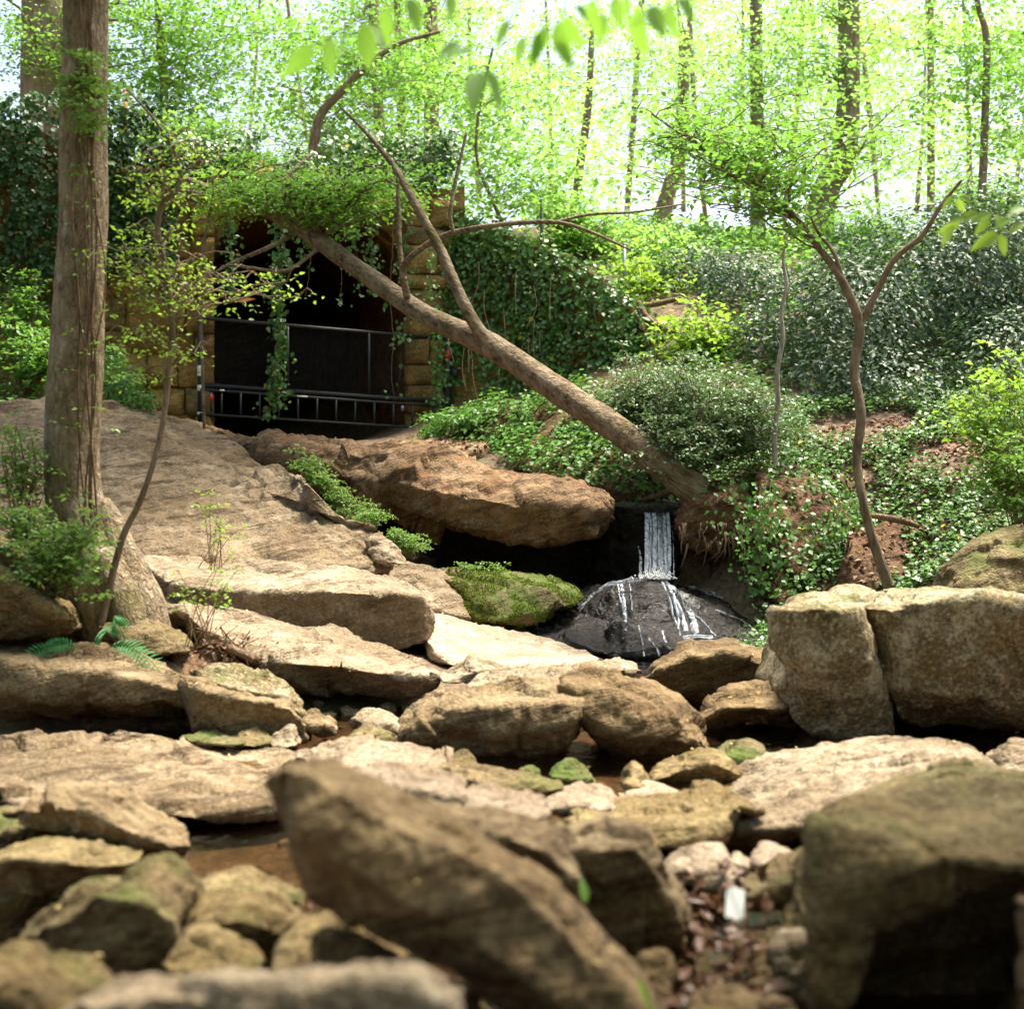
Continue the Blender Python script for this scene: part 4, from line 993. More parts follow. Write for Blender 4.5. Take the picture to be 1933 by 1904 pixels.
for k_, (a_, b_, c_, d_, v_, w_) in enumerate([(1218,1225,1213,1221,957,1090),(1227,1229,1223,1227,957,1088),(1232,1239,1230,1236,957,1092),(1241,1243,1240,1243,965,1090),(1245,1249,1243,1251,985,1092),(1252,1257,1251,1256,957,1090),(1260,1266,1257,1264,957,1093),(1206,1209,1205,1212,1030,1092),(1270,1271,1268,1270,990,1092)]):
    mesh_obj('water_strand', *sheet((a_, b_, v_, v_ + 1), (c_, d_, w_), 17.24, 16.68, 6, 44, 5 + k_, .12, .055), M['foam'], wf)
#mesh_obj('water_trickle', *sheet((1184, 1187, 955, 955), (1183, 1188, 1092), 17.36, 17.2, 4, 30, 14, .0, .03), M['fall'], wf)
def ribbon(pts, wpx, keys, seed, lift=.03):
    q = []; pts = np.array(pts, float); n = max(14, int(np.linalg.norm(np.diff(pts, axis=0), axis=1).sum() / 4))
    s = np.concatenate([[0], np.cumsum(np.linalg.norm(np.diff(pts, axis=0), axis=1))]); t = np.linspace(0, s[-1], n)
    U = np.interp(t, s, pts[:, 0]); Vv = np.interp(t, s, pts[:, 1]); last = None
    rg_ = np.random.default_rng(seed)
    rows = []
    for a in range(n):
        h = hit(U[a], Vv[a], keys, lift)
        if h is None: h = last
        if h is None: continue
        last = h; rows.append(h)
    c = np.array(rows)
    for _ in range(3): c[1:-1] = .5 * c[1:-1] + .25 * (c[:-2] + c[2:])
    T = unit(np.gradient(c, axis=0)); side = unit(np.cross(T, np.array([0, 1.0, .35])))
    w = wpx / FPX * 16.5 * (.6 + .6 * rg_.uniform(0, 1, len(c)))
    w = np.convolve(np.pad(w, 2, mode='edge'), np.ones(5) / 5, 'valid')
    k = 5; g = np.stack([c + side * (w * f)[:, None] - np.array([0, 1, -.2]) * (.02 * (1 - (2 * f) ** 2)) for f in np.linspace(-.5, .5, k)], 1)
    p = g.reshape(-1, 3) + .012 * np.stack([fbm(g.reshape(-1, 3) * 14 + s_, 2, seed + s_) for s_ in range(3)], 1)
    i = np.arange(len(c) - 1)[:, None] * k; j = np.arange(k - 1)[None, :]
    return p, [np.stack([i + j, i + k + j, i + k + j + 1, i + j + 1], -1).reshape(-1, 4)]
RK = ['dome', 'apron', 'dark1']
for sd, (pts, wp) in enumerate([
    ([(1225,1094),(1185,1097),(1152,1102),(1125,1118),(1105,1140),(1092,1150)], 13),
    ([(1245,1094),(1262,1100),(1278,1122),(1296,1148),(1305,1170),(1314,1196)], 16),
    ([(1258,1100),(1276,1135),(1288,1160),(1294,1190)], 8),
    ([(1270,1120),(1280,1165),(1282,1200)], 6),
    ([(1172,1102),(1176,1130),(1180,1160),(1181,1190)], 7),
    ([(1166,1102),(1168,1120),(1172,1138)], 3),
    ([(1262,1098),(1310,1110),(1350,1122)], 7),
    ([(1288,1203),(1315,1200),(1345,1202)], 7),
    ([(1225,1205),(1240,1225),(1243,1240)], 4), ([(1188,1100),(1190,1130),(1194,1150)], 2),
    ([(1250,1098),(1266,1140),(1276,1180)], 4), ([(1205,1180),(1212,1215),(1214,1238)], 3), ([(1250,1190),(1256,1212),(1268,1232)], 4), ([(1300,1150),(1330,1175),(1350,1200)], 3), ([(1330,1118),(1380,1135),(1430,1160)], 4), ([(1350,1150),(1400,1170),(1440,1200)], 3)]):
    mesh_obj('water_runnel', *ribbon(pts, wp, RK, 40 + sd), M['foam'], wf)
rg = np.random.default_rng(3); tb = []
def blob(c, r, rg):
    V = np.array([[1,0,0],[-1,0,0],[0,1,0],[0,-1,0],[0,0,1],[0,0,-1]], float) * r * rg.uniform(.6, 1.4, (6, 1)) + c
    return V, [np.array([[0,2,4],[2,1,4],[1,3,4],[3,0,4],[2,0,5],[1,2,5],[3,1,5],[0,3,5]])]
for k in range(420):
    u = rg.normal(1236, 17); a = abs(rg.normal(0, 9)); c = P(u, 1093 - a * math.exp(-((u - 1235) / 40) ** 2), 16.55 + rg.normal(0, .12))
    tb.append(blob(c, rg.uniform(.004, .013), rg))
o = mesh_obj('splash', *join(tb), M['white'], wf); o['kind'] = 'stuff'

# ------------------------------------------------------------------ gate and ladder in front of the tunnel
GO = .22
def wpipe(u0, v0, u1, v1, r, off=GO, sides=8):
    return tube([w_uv(u0, v0, off), w_uv(u1, v1, off)], r, sides)
gt = thing('gate', 'black chain-link gate panel across the tunnel mouth', 'gate', tuple(w_uv(610, 745, GO)))
mesh_obj('top_rail', *wpipe(376, 600, 843, 639, .026), M['black_pipe'], gt)
mesh_obj('bottom_rail', *wpipe(376, 726, 846, 759, .036), M['black_pipe'], gt)
for u, v0, v1, r in ((378, 598, 800, .045), (845, 638, 816, .05)):
    GP = globals().setdefault('GPOST', {}); GP[u] = mesh_obj('post', *wpipe(u, v0, u, v1, r), M['black_pipe'], gt)
for u, v0, v1 in ((543, 614, 737), (696, 627, 748)):
    mesh_obj('upright', *wpipe(u, v0, u, v1, .022), M['black_pipe'], gt)
# woven wire diamonds
s0, s1 = w_s(380, GO), w_s(843, GO)
zt0, zt1 = w_uv(380, 601, GO)[2], w_uv(843, 639, GO)[2]; zb0, zb1 = w_uv(380, 726, GO)[2], w_uv(843, 759, GO)[2]
tb = []; pitch = .058; h = zt0 - zb0; nwire = int((s1 - s0 + h) / (pitch * 1.0))
for sg in (1, -1):
    for k in range(nwire):
        sa = s0 - (h if sg == 1 else 0) + k * pitch; q = []
        for tt in np.linspace(0, 1, 9):
            s_ = sa + sg * h * tt; f = (s_ - s0) / (s1 - s0)
            if 0 <= f <= 1:
                zb_ = zb0 + (zb1 - zb0) * f; zt_ = zt0 + (zt1 - zt0) * f
                q.append(W(s_, zb_ + (zt_ - zb_) * tt, GO + .008 * sg)[0])
        if len(q) > 1: tb.append(tube(q, .0022, 4, cap=False))
o = mesh_obj('chain_link_mesh', *join(tb), M['wire'], gt); o['kind'] = 'stuff'
V, Fc = wall_box(w_s(850, GO), w_s(850, GO) + .10, w_uv(846, 712, GO)[2], w_uv(846, 698, GO)[2], GO + .04, GO + .12)
mesh_obj('latch_box', V, Fc, M['black_pipe'], GPOST[845])
def band(u, v0, v1, r): return tube([w_uv(u, v0, GO), w_uv(u, v1, GO)], r, 10)
mesh_obj('reflective_band', *band(845, 662, 678, .054), M['red_tag'], GPOST[845])
for u, v0, v1 in ((378, 690, 706), (378, 727, 738), (378, 706, 710), (378, 778, 783), (845, 808, 815)):
    mesh_obj('reflective_band', *band(u, v0, v1, .054), M['white'], GPOST[u])
LO = .34
ld = thing('ladder', 'black ladder hung lengthwise along the foot of the gate', 'ladder', tuple(w_uv(610, 790, LO)))
def lrail(u0, v0, u1, v1): return tube([w_uv(u0, v0, LO), w_uv(u1, v1, LO)], .02, 8)
mesh_obj('rail', *lrail(378, 735, 846, 768), M['black_pipe'], ld)
mesh_obj('rail', *lrail(376, 781, 835, 810), M['black_pipe'], ld)
for u in np.linspace(400, 832, 13)[:-1] + 18:
    f = (u - 378) / 468
    mesh_obj('rung', *tube([w_uv(u, 735 + 33 * f, LO), w_uv(u, 781 + 29 * f, LO)], .017, 8), M['black_pipe'], ld)
for (u, v, w) in ((414, 736.5, 9), (560, 747.5, 20), (772, 806, 9)):
    a, b = w_uv(u, v, LO + .021), w_uv(u + w, v + w * .065, LO + .021)
    mesh_obj('sticker', *tube([a, b], .013, 5), M['white'], ld)
mesh_obj('hook', *tube([w_uv(398, 740, LO), w_uv(398, 778, LO)], .02, 6), M['black_pipe'], ld)
mesh_obj('hook_grip', *tube([w_uv(398, 744, LO), w_uv(398, 756, LO)], .028, 6), M['red_tag'], ld)
mesh_obj('padlock', *tube([w_uv(759, 766, LO + .04), w_uv(759, 776, LO + .04)], .03, 8), M['steel'], ld)

# ------------------------------------------------------------------ plants: builders
def leaf_part(name, parts, mat, parent, stuff=False):
    return mesh_obj(name, *join(parts), M[mat], parent)

def tree(name, label, path, hw, crown, mat='leaf_far', bark='bark_far_hazed', leaf=.11, per=46, seed=0, group=None, sides=10, limb_r=.30, spray=(.45, .85), nsp=5, lump=.06, jit=.55, cat='tree', twigs=0, sub=True, gap=None):
    """path: (u,v,d) up the stem; hw: half-widths in px; crown: list of (u,v,d, ru,rv px, rd m, limbs)"""
    rg = np.random.default_rng(1000 + seed)
    pp = PA(path); root = thing(name, label, cat, tuple(pp[0]), group)
    n = 12 * len(path); sp = smooth_path(pp, n)
    rr = np.interp(np.linspace(0, 1, n), np.linspace(0, 1, len(hw)), hw) / FPX * np.linspace(path[0][2], path[-1][2], n)
    mesh_obj('trunk', *tube(sp, rr, sides, lump, seed), M[bark], root)
    cs, rs, tb, tw = [], [], [], []
    for (cu, cv, cd, ru, rv, rd, nl) in crown:
        for k in range(nl):
            a = rg.normal(0, 1, 3); a /= np.linalg.norm(a); f = rg.uniform(.25, 1) ** .5
            tip = P(cu + a[0] * ru * f, cv + a[1] * rv * f, cd + a[2] * rd * f)
            hd = np.linalg.norm(sp[:, :2] - tip[:2], axis=1)
            sc_ = np.abs(sp[:, 2] - (tip[2] - .35 * hd)) + .15 * hd
            i0 = int(np.argmin(sc_)); st = sp[i0]
            L = np.linalg.norm(tip - st)
            mid = (st + tip) / 2 + np.array([rg.normal(0, .08), rg.normal(0, .08), .12]) * L
            lp = smooth_path([st, mid, tip], 9) + np.r_[np.zeros((1, 3)), rg.normal(0, .025 * L, (7, 3)), np.zeros((1, 3))]
            r0 = max(.008, min(rr[i0] * limb_r, .02 * L + .004))
            tb.append(tube(lp, np.linspace(r0, .004, 9), 5, cap=False))
            for q in np.linspace(.35, 1.0, nsp):
                ii = min(8, int(q * 8)); c = lp[ii] + rg.normal(0, .22 * spray[1], 3) * np.array([1, 1, .6])
                cs.append(c); rs.append(rg.uniform(*spray))
                if twigs:
                    for _ in range(twigs):
                        e = c + rg.normal(0, 1, 3) * rs[-1] * np.array([.6, .6, .15])
                        tw.append(tube(smooth_path([lp[ii], (lp[ii] + e) / 2 + [0, 0, .05], e], 5), np.linspace(.006, .002, 5), 4, cap=False))
    if tb: mesh_obj('branches', *join(tb + tw), M[bark], root)['kind'] = 'stuff'
    if gap is not None:
        ca = np.array(cs); kp = fbm(ca * np.array([.42, .30, .55]), 3, 99) > gap; cs, rs = ca[kp], np.array(rs)[kp]
    if len(cs):
        mesh_obj('crown', *spray_leaves(np.array(cs), np.array(rs), per, leaf, rg, jit=jit), M[mat], root)
    return root

def shrub(name, label, blobs, nleaf, leaf, mat, seed=0, stems=8, bark='twig', cat='shrub', group=None, clump=.0, aspect=.3, outer=.62, base=None):
    rg = np.random.default_rng(2000 + seed)
    cen = np.array([P(b[0], b[1], b[2]) for b in blobs])
    b0 = base if base is not None else cen.mean(0) - np.array([0, 0, max(b[4] for b in blobs) / FPX * blobs[0][2]])
    root = thing(name, label, cat, tuple(b0), group)
    vol = np.array([b[3] * b[4] * b[5] for b in blobs], float); vol /= vol.sum()
    which = rg.choice(len(blobs), nleaf, p=vol)
    a = unit(rg.normal(0, 1, (nleaf, 3)))
    f = rg.uniform(outer ** 3, 1.0, nleaf) ** (1 / 3)
    R_ = np.array([(b[3] / FPX * b[2], b[5], b[4] / FPX * b[2]) for b in blobs])
    f = f * (1 + .22 * fbm(cen[which] + a * R_[which] * 1.0 / R_[which].mean() * 2.2, 3, seed + 7))
    pos = cen[which] + a * R_[which] * f[:, None]
    if clump:
        k = fbm(pos * (2.2 / max(R_.mean(), .1)), 3, seed) > clump - .5
        pos, a = pos[k], a[k]
    nrm = unit(a + np.array([0, -.1, .7]) + rg.normal(0, .5, pos.shape))
    dirv = a + rg.normal(0, .7, pos.shape) + np.array([0, 0, -.25])
    mesh_obj('foliage', *leaf_mesh(pos, nrm, dirv, leaf * rg.uniform(.6, 1.25, len(pos)), aspect), M[mat], root)
    tb = []
    for k in range(stems):
        b = rg.integers(len(blobs)); tip = cen[b] + rg.normal(0, .45, 3) * R_[b]
        st = b0 + rg.normal(0, .12, 3) * np.array([1, 1, 0])
        tb.append(tube(smooth_path([st, (st + tip) / 2 + rg.normal(0, .1, 3), tip], 8), np.linspace(.018, .005, 8), 5, cap=False))
    if tb: mesh_obj('stems', *join(tb), M[bark], root)
    return root

def sprig_shrub(name, label, blobs, nst, leaf, mat, seed, base, per=12, spray=.14, cat='shrub', group=None, r=.006, nsp=4, bark='twig'):
    """open shrub: thin arching stems, each with flat sprays of leaves"""
    rg = np.random.default_rng(4000 + seed); root = thing(name, label, cat, tuple(base), group); tb, cs, rs = [], [], []
    for k in range(nst):
        b = blobs[k % len(blobs)]; a = unit(rg.normal(0, 1, 3)) * rg.uniform(.2, 1) ** .5
        tip = P(b[0] + a[0] * b[3], b[1] + a[1] * b[4], b[2] + a[2] * b[5]); st = np.array(base) + rg.normal(0, .05, 3) * [1, 1, .2]
        L = np.linalg.norm(tip - st); lp = smooth_path([st, st * .45 + tip * .55 + np.array([rg.normal(0, .06), 0, .14]) * L, tip], 10)
        tb.append(tube(lp, np.linspace(r, r * .35, 10), 5, cap=False))
        for q in np.linspace(.5, 1, nsp):
            c = lp[int(q * 9)] + rg.normal(0, spray * .5, 3); cs.append(c); rs.append(spray * rg.uniform(.6, 1.3)); tb.append(tube([lp[int(q * 9)], c], r * .3, 4, cap=False))
    mesh_obj('stems', *join(tb), M[bark], root)['kind'] = 'stuff'
    mesh_obj('foliage', *spray_leaves(np.array(cs), np.array(rs), per, leaf, rg, jit=.6), M[mat], root)
    return root

def ivy_leaves(p, n, size, rg, out=.12, up=.5, aspect=.42):
    q = p + n * rg.uniform(.0, out, len(p))[:, None]
    nr = unit(n + np.array([0, 0, up]) + rg.normal(0, .45, p.shape))
    dv = np.array([0, 0, -1.0]) + rg.normal(0, .6, p.shape)
    return leaf_mesh(q, nr, dv, size * rg.uniform(.6, 1.3, len(p)), aspect, .15)

def strand(pts, d_off, rg, leafsize, nleaf, r=.008, wob=.03, wall=True):
    q = np.array([w_uv(u, v, d_off) for u, v in pts]) if wall else PA(pts)
    sp = smooth_path(q, 10 * len(q)); sp += np.cumsum(rg.normal(0, wob * .2, sp.shape), 0) * np.array([1, .4, 0])
    t = tube(sp, np.linspace(r, r * .5, len(sp)), 5, cap=False)
    lv = None
    if nleaf:
        i = rg.integers(0, len(sp), nleaf); p = sp[i] + rg.normal(0, .07, (nleaf, 3))
        n = unit(np.array([0, -1, .5]) + rg.normal(0, .5, (nleaf, 3)))
        lv = leaf_mesh(p, n, np.array([0, 0, -1.0]) + rg.normal(0, .6, (nleaf, 3)), leafsize * rg.uniform(.6, 1.3, nleaf), .4)
    return t, lv

# ------------------------------------------------------------------ trees
# big trunk at left
bt_path = [(232,1215,10.9),(218,1150,10.9),(192,1080,10.95),(160,1010,11),(140,940,11),(134,850,11),(142,700,11),(150,560,11),(156,430,11),(157,300,11),(162,100,11),(164,-160,11),(168,-500,11)]
bt_hw = [88,84,78,66,56,51,48.5,47,46,45.5,43,42,38]
bt = tree('big_tree', 'thick brown trunk with climbing vines at left, roots spreading over rock', bt_path, bt_hw, [], bark='bark', sides=36, lump=.14, seed=1)
bt_trunk = [c for c in bt.children if c.name.startswith('trunk')][0]
for pts, w in (([(180,950,10.98),(208,1020,10.95),(240,1090,10.88),(266,1150,10.8),(286,1215,10.75)], [30,40,42,36,26]),
               ([(195,1050,10.8),(222,1115,10.68),(240,1165,10.6),(252,1215,10.5)], [34,40,34,22]),
               ([(120,960,11.1),(100,1040,11.1),(84,1110,11.1)], [34,36,30])):
    q = smooth_path(PA(pts), 30); r_ = np.interp(np.linspace(0, 1, 30), np.linspace(0, 1, len(w)), w) / FPX * 10.8
    mesh_obj('root', *tube(q, r_, 20, .30, 3), M['bark'], bt_trunk)
cv = thing('climbing_vine', 'bare woody vine stems climbing the big left trunk, leafy tuft above', 'vine', tuple(P(170, 940, 10.4)))
rg = np.random.default_rng(8); tb = []; lv = []
for u0, u1, u2, u3 in ((158, 160, 168, 172), (172, 168, 176, 158), (165, 176, 150, 146), (150, 152, 140, 152), (180, 184, 172, 176), (174, 170, 182, 170)):
    pts = [P(u + rg.normal(0, 4), v, 10.775) for u, v in ((u0 + 14, 1040), (u0 - 2, 930), (u1, 700), (u1 + rg.normal(0, 4), 520), (u2, 300), (u3, 120), (u3, -60))]
    sp = smooth_path(pts, 50); sp[:, 0] += .015 * np.sin(np.linspace(0, 20, 50) + u0)
    mesh_obj('stem', *tube(sp, rg.uniform(.005, .010), 6), M['root'], cv)
cs = np.array([P(165 + rg.normal(0, 32), 165 + rg.normal(0, 42), 10.7 + rg.normal(0, .1)) for _ in range(34)])
lv.append(spray_leaves(cs, np.full(34, .11), 26, .05, rg))
cs = np.array([P(rg.uniform(120, 205), rg.uniform(230, 860), 10.75) for _ in range(26)])
lv.append(spray_leaves(cs, np.full(26, .09), 7, .045, rg))
leaf_part('foliage', lv, 'leaf_sap', cv)

tree('old_tree', 'broad dark trunk high on the wall behind the left trunk', [(82,372,26.5),(80,200,26.5),(80,0,26.5),(82,-200,26.5)], [46,41,39,37],
     [(60,40,26.5,150,90,2.0,14),(230,60,27,110,110,2.0,12)], 'leaf_mid', 'bark_far_hazed', .09, 44, 2, sides=16)

# leaning tree over the fall, in parts
lt_path = [(1318,935,17.3),(1280,900,17.3),(1230,862,17.4),(1150,800,17.8),(1050,735,18.4),(940,660,19),(860,622,19.4),(790,588,19.8),(700,525,20.3),(600,455,20.8),(520,405,21.1),(440,375,21.4),(330,330,21.8)]
lt_hw = [32,30,27,26,25,24,21.5,19,18,16.5,14,10,5]
lt = tree('leaning_tree', 'grey-brown tree leaning left across the tunnel mouth from beside the waterfall', lt_path, lt_hw,
     [(640,350,20.6,190,40,1.0,16),(480,330,21.2,120,50,1.0,12),(770,330,20.3,110,60,.9,8)], 'leaf_mid', 'bark_log', .085, 30, 3, sides=20, lump=.09, spray=(.22, .48), twigs=1)
def limb(parent, pts, w, d0, bark='bark_log', sides=12, nm='branch'):
    q = smooth_path(PA(pts), 12 * len(pts)); r_ = np.interp(np.linspace(0, 1, len(q)), np.linspace(0, 1, len(w)), w) / FPX * d0
    return mesh_obj(nm, *tube(q, r_, sides, .06, len(pts)), M[bark], parent)
limb(lt, [(935,665,19),(895,610,19),(862,545,19.1),(835,480,19.2),(808,430,19.3),(772,365,19.5),(740,310,19.8),(690,250,20.2),(640,200,20.6)], [15,12.5,11,10,9,8,6,4,2], 19)
limb(lt, [(768,560,19.8),(760,515,19.7),(775,485,19.6),(830,448,19.5),(900,430,19.3),(990,420,19.2),(1060,421,19.1),(1120,440,19),(1190,472,18.9)], [7,7,6,5.5,5,4.5,4,3.2,2], 19.4)
limb(lt, [(762,530,19.7),(754,470,19.8),(752,400,19.9),(750,330,20)], [6,5,4.5,3], 19.8)
limb(lt, [(855,440,19.4),(850,400,19.4),(862,330,19.5),(880,250,19.6)], [4,4,3.5,2.5], 19.4)
limb(lt, [(1040,421,19.1),(1110,405,19.3),(1200,400,19.6),(1290,385,20)], [3.5,3,2.5,1.5], 19.3)
limb(lt, [(528,400,21.0),(522,370,21.1),(545,330,21.3),(590,290,21.6)], [8,7,5,3], 21)
limb(lt, [(560,440,20.9),(500,470,20.5),(440,495,20.2),(395,520,20)], [5,4.5,3.5,2], 20.6)
limb(lt, [(600,470,20.6),(540,510,20.2),(470,505,19.9),(430,500,19.7)], [4,3.5,3,2], 20.2)

# thin saplings
sp1 = tree('sapling', 'thin crooked sapling rising beside the big left trunk', [(190,1180,10.4),(208,1100,10.4),(232,1012,10.4),(262,950,10.4),(290,870,10.4),(308,790,10.4),(318,700,10.4),(325,640,10.4),(318,540,10.4),(306,480,10.4),(297,430,10.4),(306,385,10.4),(338,350,10.4),(330,290,10.4),(290,225,10.4),(240,170,10.4)],
     [7,7,6.5,6,5.5,5.5,6.5,6.5,6,6,6,6,5,3.5,2.5,1.5], [(290,480,10.4,100,130,.5,16),(340,600,10.5,120,130,.4,9),(330,320,10.5,130,70,.5,11),(240,650,10.3,50,110,.4,4),(490,540,10.6,120,28,.3,7)], 'leaf_yel', 'bark_sap', .042, 9, 4, sides=10, spray=(.10, .22), nsp=4, twigs=1)
tree('slender_sapling', 'short slender stem left of the tunnel opening', [(385,810,20.5),(380,640,20.5),(378,520,20.5),(390,430,20.5),(402,360,20.5)], [3,3,3,2.5,1.5], [(400,400,20.5,60,60,.4,8)], 'leaf_yel', 'bark_sap', .07, 12, 5, spray=(.15, .3))
sp2 = tree('forked_tree', 'slim forked tree on the leafy bank above the huge block', [(1678,1108,15),(1668,1080,15),(1645,1010,15),(1630,950,15),(1617,870,15.1),(1625,780,15.1),(1612,700,15.2),(1622,615,15.2),(1595,540,15.2),(1555,480,15.3),(1490,400,15.4),(1420,340,15.6),(1330,285,15.8),(1230,215,16)],
     [11,10.5,9,8.5,8.5,9,9.5,9.5,8,7,6,5,3.5,2], [(1380,300,15.6,230,130,1.2,26),(1580,300,15.4,190,130,1.0,18),(1250,230,15.9,120,80,.8,8)], 'leaf_mid', 'bark_sap', .085, 20, 6, spray=(.22, .45), nsp=4, twigs=1)
limb(sp2, [(1624,612,15.2),(1650,560,15.2),(1688,490,15.1),(1740,445,15),(1775,390,14.9),(1815,340,14.8)], [7.5,6.5,6,5,4,2.5], 15.1, 'bark_sap')
limb(sp2, [(1592,535,15.2),(1575,480,15.25),(1545,440,15.3),(1530,410,15.3)], [4.5,4,3,2], 15.2, 'bark_sap')
limb(sp2, [(1420,340,15.6),(1380,330,15.6),(1300,262,15.7),(1240,262,15.8)], [3.5,3,2.5,1.5], 15.6, 'bark_sap')
tree('pale_sapling', 'pale grey leafless sapling stem in front of the evergreen thicket', [(1463,880,17.2),(1462,820,17.2),(1468,760,17.2),(1467,700,17.2),(1477,640,17.2),(1474,590,17.2),(1484,540,17.2),(1478,490,17.2),(1486,430,17.2)], [5.5,5,5,4.5,4.5,4,4,3,2], [(1480,440,17.2,40,30,.3,3)], 'leaf_yel', 'bark_grey', .06, 8, 7, spray=(.1, .2), nsp=3)

# woodland trees behind
BG = [
 ('straight dark trunk behind the forked tree, standing on the bank', [(1430,488,31),(1430,300,31),(1427,100,31),(1428,-160,31)], [15,13,12.5,11], [(1400,120,31,170,160,2.5,24),(1300,250,31,150,90,2,12)], 'leaf_far'),
 ('stout trunk bending right above the evergreen thicket', [(1548,480,30),(1546,420,30),(1562,350,30),(1592,292,30),(1602,150,30),(1600,-160,30)], [28,27,25,24,21,18], [(1650,150,30,190,150,2.5,26),(1560,40,30,160,90,2,10)], 'leaf_far'),
 ('pale trunk rising behind the middle of the tunnel wall', [(812,345,33),(814,200,33),(812,0,33),(815,-160,33)], [15,14,13,11], [(850,120,33,170,120,2.5,18),(950,260,34,120,110,2,12)], 'leaf_far'),
 ('brown trunk left of the pale trunk above the wall', [(722,325,29),(712,180,29),(704,0,29),(700,-150,29)], [11,10,9,8], [(620,110,29,170,110,2.2,18),(690,230,29,110,70,2,10)], 'leaf_mid'),
 ('slim dark trunk between the brown and pale trunks', [(762,325,30),(756,200,30),(750,60,30),(748,-120,30)], [9,8,7,6], [(760,60,30,140,100,2,12)], 'leaf_mid'),
 ('thin trunk behind the top of the ivy wing wall', [(1083,440,36),(1092,330,36),(1110,200,36),(1118,40,36)], [9,8,7,5], [(1120,140,36,150,140,2.5,18)], 'leaf_far'),
 ('leaning thick trunk far up the bank right of the wing wall', [(1240,440,37),(1262,360,37),(1285,270,37),(1292,60,37)], [18,15,13,10], [(1260,150,37,150,150,2.5,18)], 'leaf_far'),
 ('slender dark tree near the right edge with bare crooked branches', [(1853,380,26),(1858,250,26),(1862,80,26),(1846,10,26),(1830,-100,26)], [8,7.5,7,5,4], [(1840,90,26,110,120,1.5,12),(1910,200,26,80,120,1.5,8)], 'leaf_mid'),
 ('thin straight trunk far behind the bending trunk', [(1757,400,39),(1757,200,39),(1755,-120,39)], [8,7,6], [(1760,140,39,150,140,2.5,16)], 'leaf_far'),
 ('thin trunk far behind between the straight and leaning trunks', [(1335,440,42),(1328,250,42),(1322,-100,42)], [8,7,6], [(1350,160,42,150,150,2.5,16)], 'leaf_far'),
 ('tree leafing densely above the left end of the wall', [(300,330,27),(310,200,27),(300,60,27),(290,-120,27)], [9,8,7,5], [(330,110,27,150,130,2,26),(470,90,27,130,100,2,16)], 'leaf_mid'),
 ('small tree above the tunnel with a crooked rising limb', [(588,300,25),(604,220,25),(645,172,25),(692,124,25),(750,84,25),(830,60,25)], [10,8.5,8,7,5,3], [(560,170,25,140,90,1.5,18),(760,130,25,150,90,1.5,14),(470,230,25,90,50,1.2,8)], 'leaf_mid'),
 ('young tree leaning over the wing wall with a fine leafy crown', [(960,450,25.5),(930,380,25.5),(900,300,25.5),(905,200,25.5),(930,90,25.5)], [4,3.5,3,3,2], [(950,250,25.5,150,110,1.2,16),(1060,330,26,110,60,1.2,8)], 'leaf_far'),
 ('leafy tree at the far right edge behind the thicket', [(1960,420,30),(1955,200,30),(1950,-100,30)], [10,9,7], [(1900,220,30,120,130,2,16)], 'leaf_far'),
 ('distant tree in haze left of the thin far trunk', [(1180,445,50),(1185,200,50),(1190,-50,50)], [9,8,6], [(1180,200,50,190,170,3,18)], 'leaf_far'),
 ('distant tree in haze behind the bending trunk', [(1660,420,52),(1665,200,52),(1660,-60,52)], [9,8,6], [(1650,230,52,200,160,3,18)], 'leaf_far'),
 ('distant tree in haze right of the pale trunk', [(905,380,55),(900,200,55),(905,-60,55)], [9,8,6], [(930,170,55,200,170,3,18)], 'leaf_far'),
 ('distant tree in haze behind the straight dark trunk', [(1480,430,56),(1485,200,56),(1480,-60,56)], [9,8,6], [(1480,200,56,210,170,3,18)], 'leaf_far'),
 ('distant tree in haze behind the right edge', [(1830,400,55),(1835,200,55),(1830,-60,55)], [9,8,6], [(1840,220,55,190,160,3,18)], 'leaf_far'),
 ('pale distant crown between the two hazy distant trees left of the leaning trunk', [(1040,400,62),(1044,200,62),(1040,-60,62)], [7,6,5], [(1040,210,62,170,170,4,15)], 'leaf_far'),
 ('pale distant crown right behind the leaning thick trunk', [(1290,400,66),(1294,200,66),(1290,-60,66)], [7,6,5], [(1290,210,66,170,170,4,15)], 'leaf_far'),
 ('pale distant crown just left of the straight dark trunk', [(1390,400,70),(1394,200,70),(1390,-60,70)], [7,6,5], [(1390,210,70,170,170,4,15)], 'leaf_far'),
 ('pale distant crown just left of the bending trunk', [(1570,400,66),(1574,200,66),(1570,-60,66)], [7,6,5], [(1570,210,66,170,170,4,15)], 'leaf_far'),
 ('pale distant crown beside the thin straight far trunk', [(1730,400,68),(1734,200,68),(1730,-60,68)], [7,6,5], [(1730,210,68,170,170,4,15)], 'leaf_far'),
 ('pale distant crown behind the slender dark tree', [(1910,400,64),(1914,200,64),(1910,-60,64)], [7,6,5], [(1910,210,64,170,170,4,15)], 'leaf_far'),
 ('pale distant crown behind the slim dark trunk over the wall', [(780,400,64),(784,200,64),(780,-60,64)], [7,6,5], [(780,210,64,170,170,4,15)], 'leaf_far'),
 ('pale distant crown behind the crooked limb over the tunnel', [(600,400,60),(604,200,60),(600,-60,60)], [7,6,5], [(600,210,60,170,170,4,15)], 'leaf_far'),
 ('pale distant crown behind the dense tree over the wall', [(450,400,62),(454,200,62),(450,-60,62)], [7,6,5], [(450,210,62,170,170,4,15)], 'leaf_far'),
]
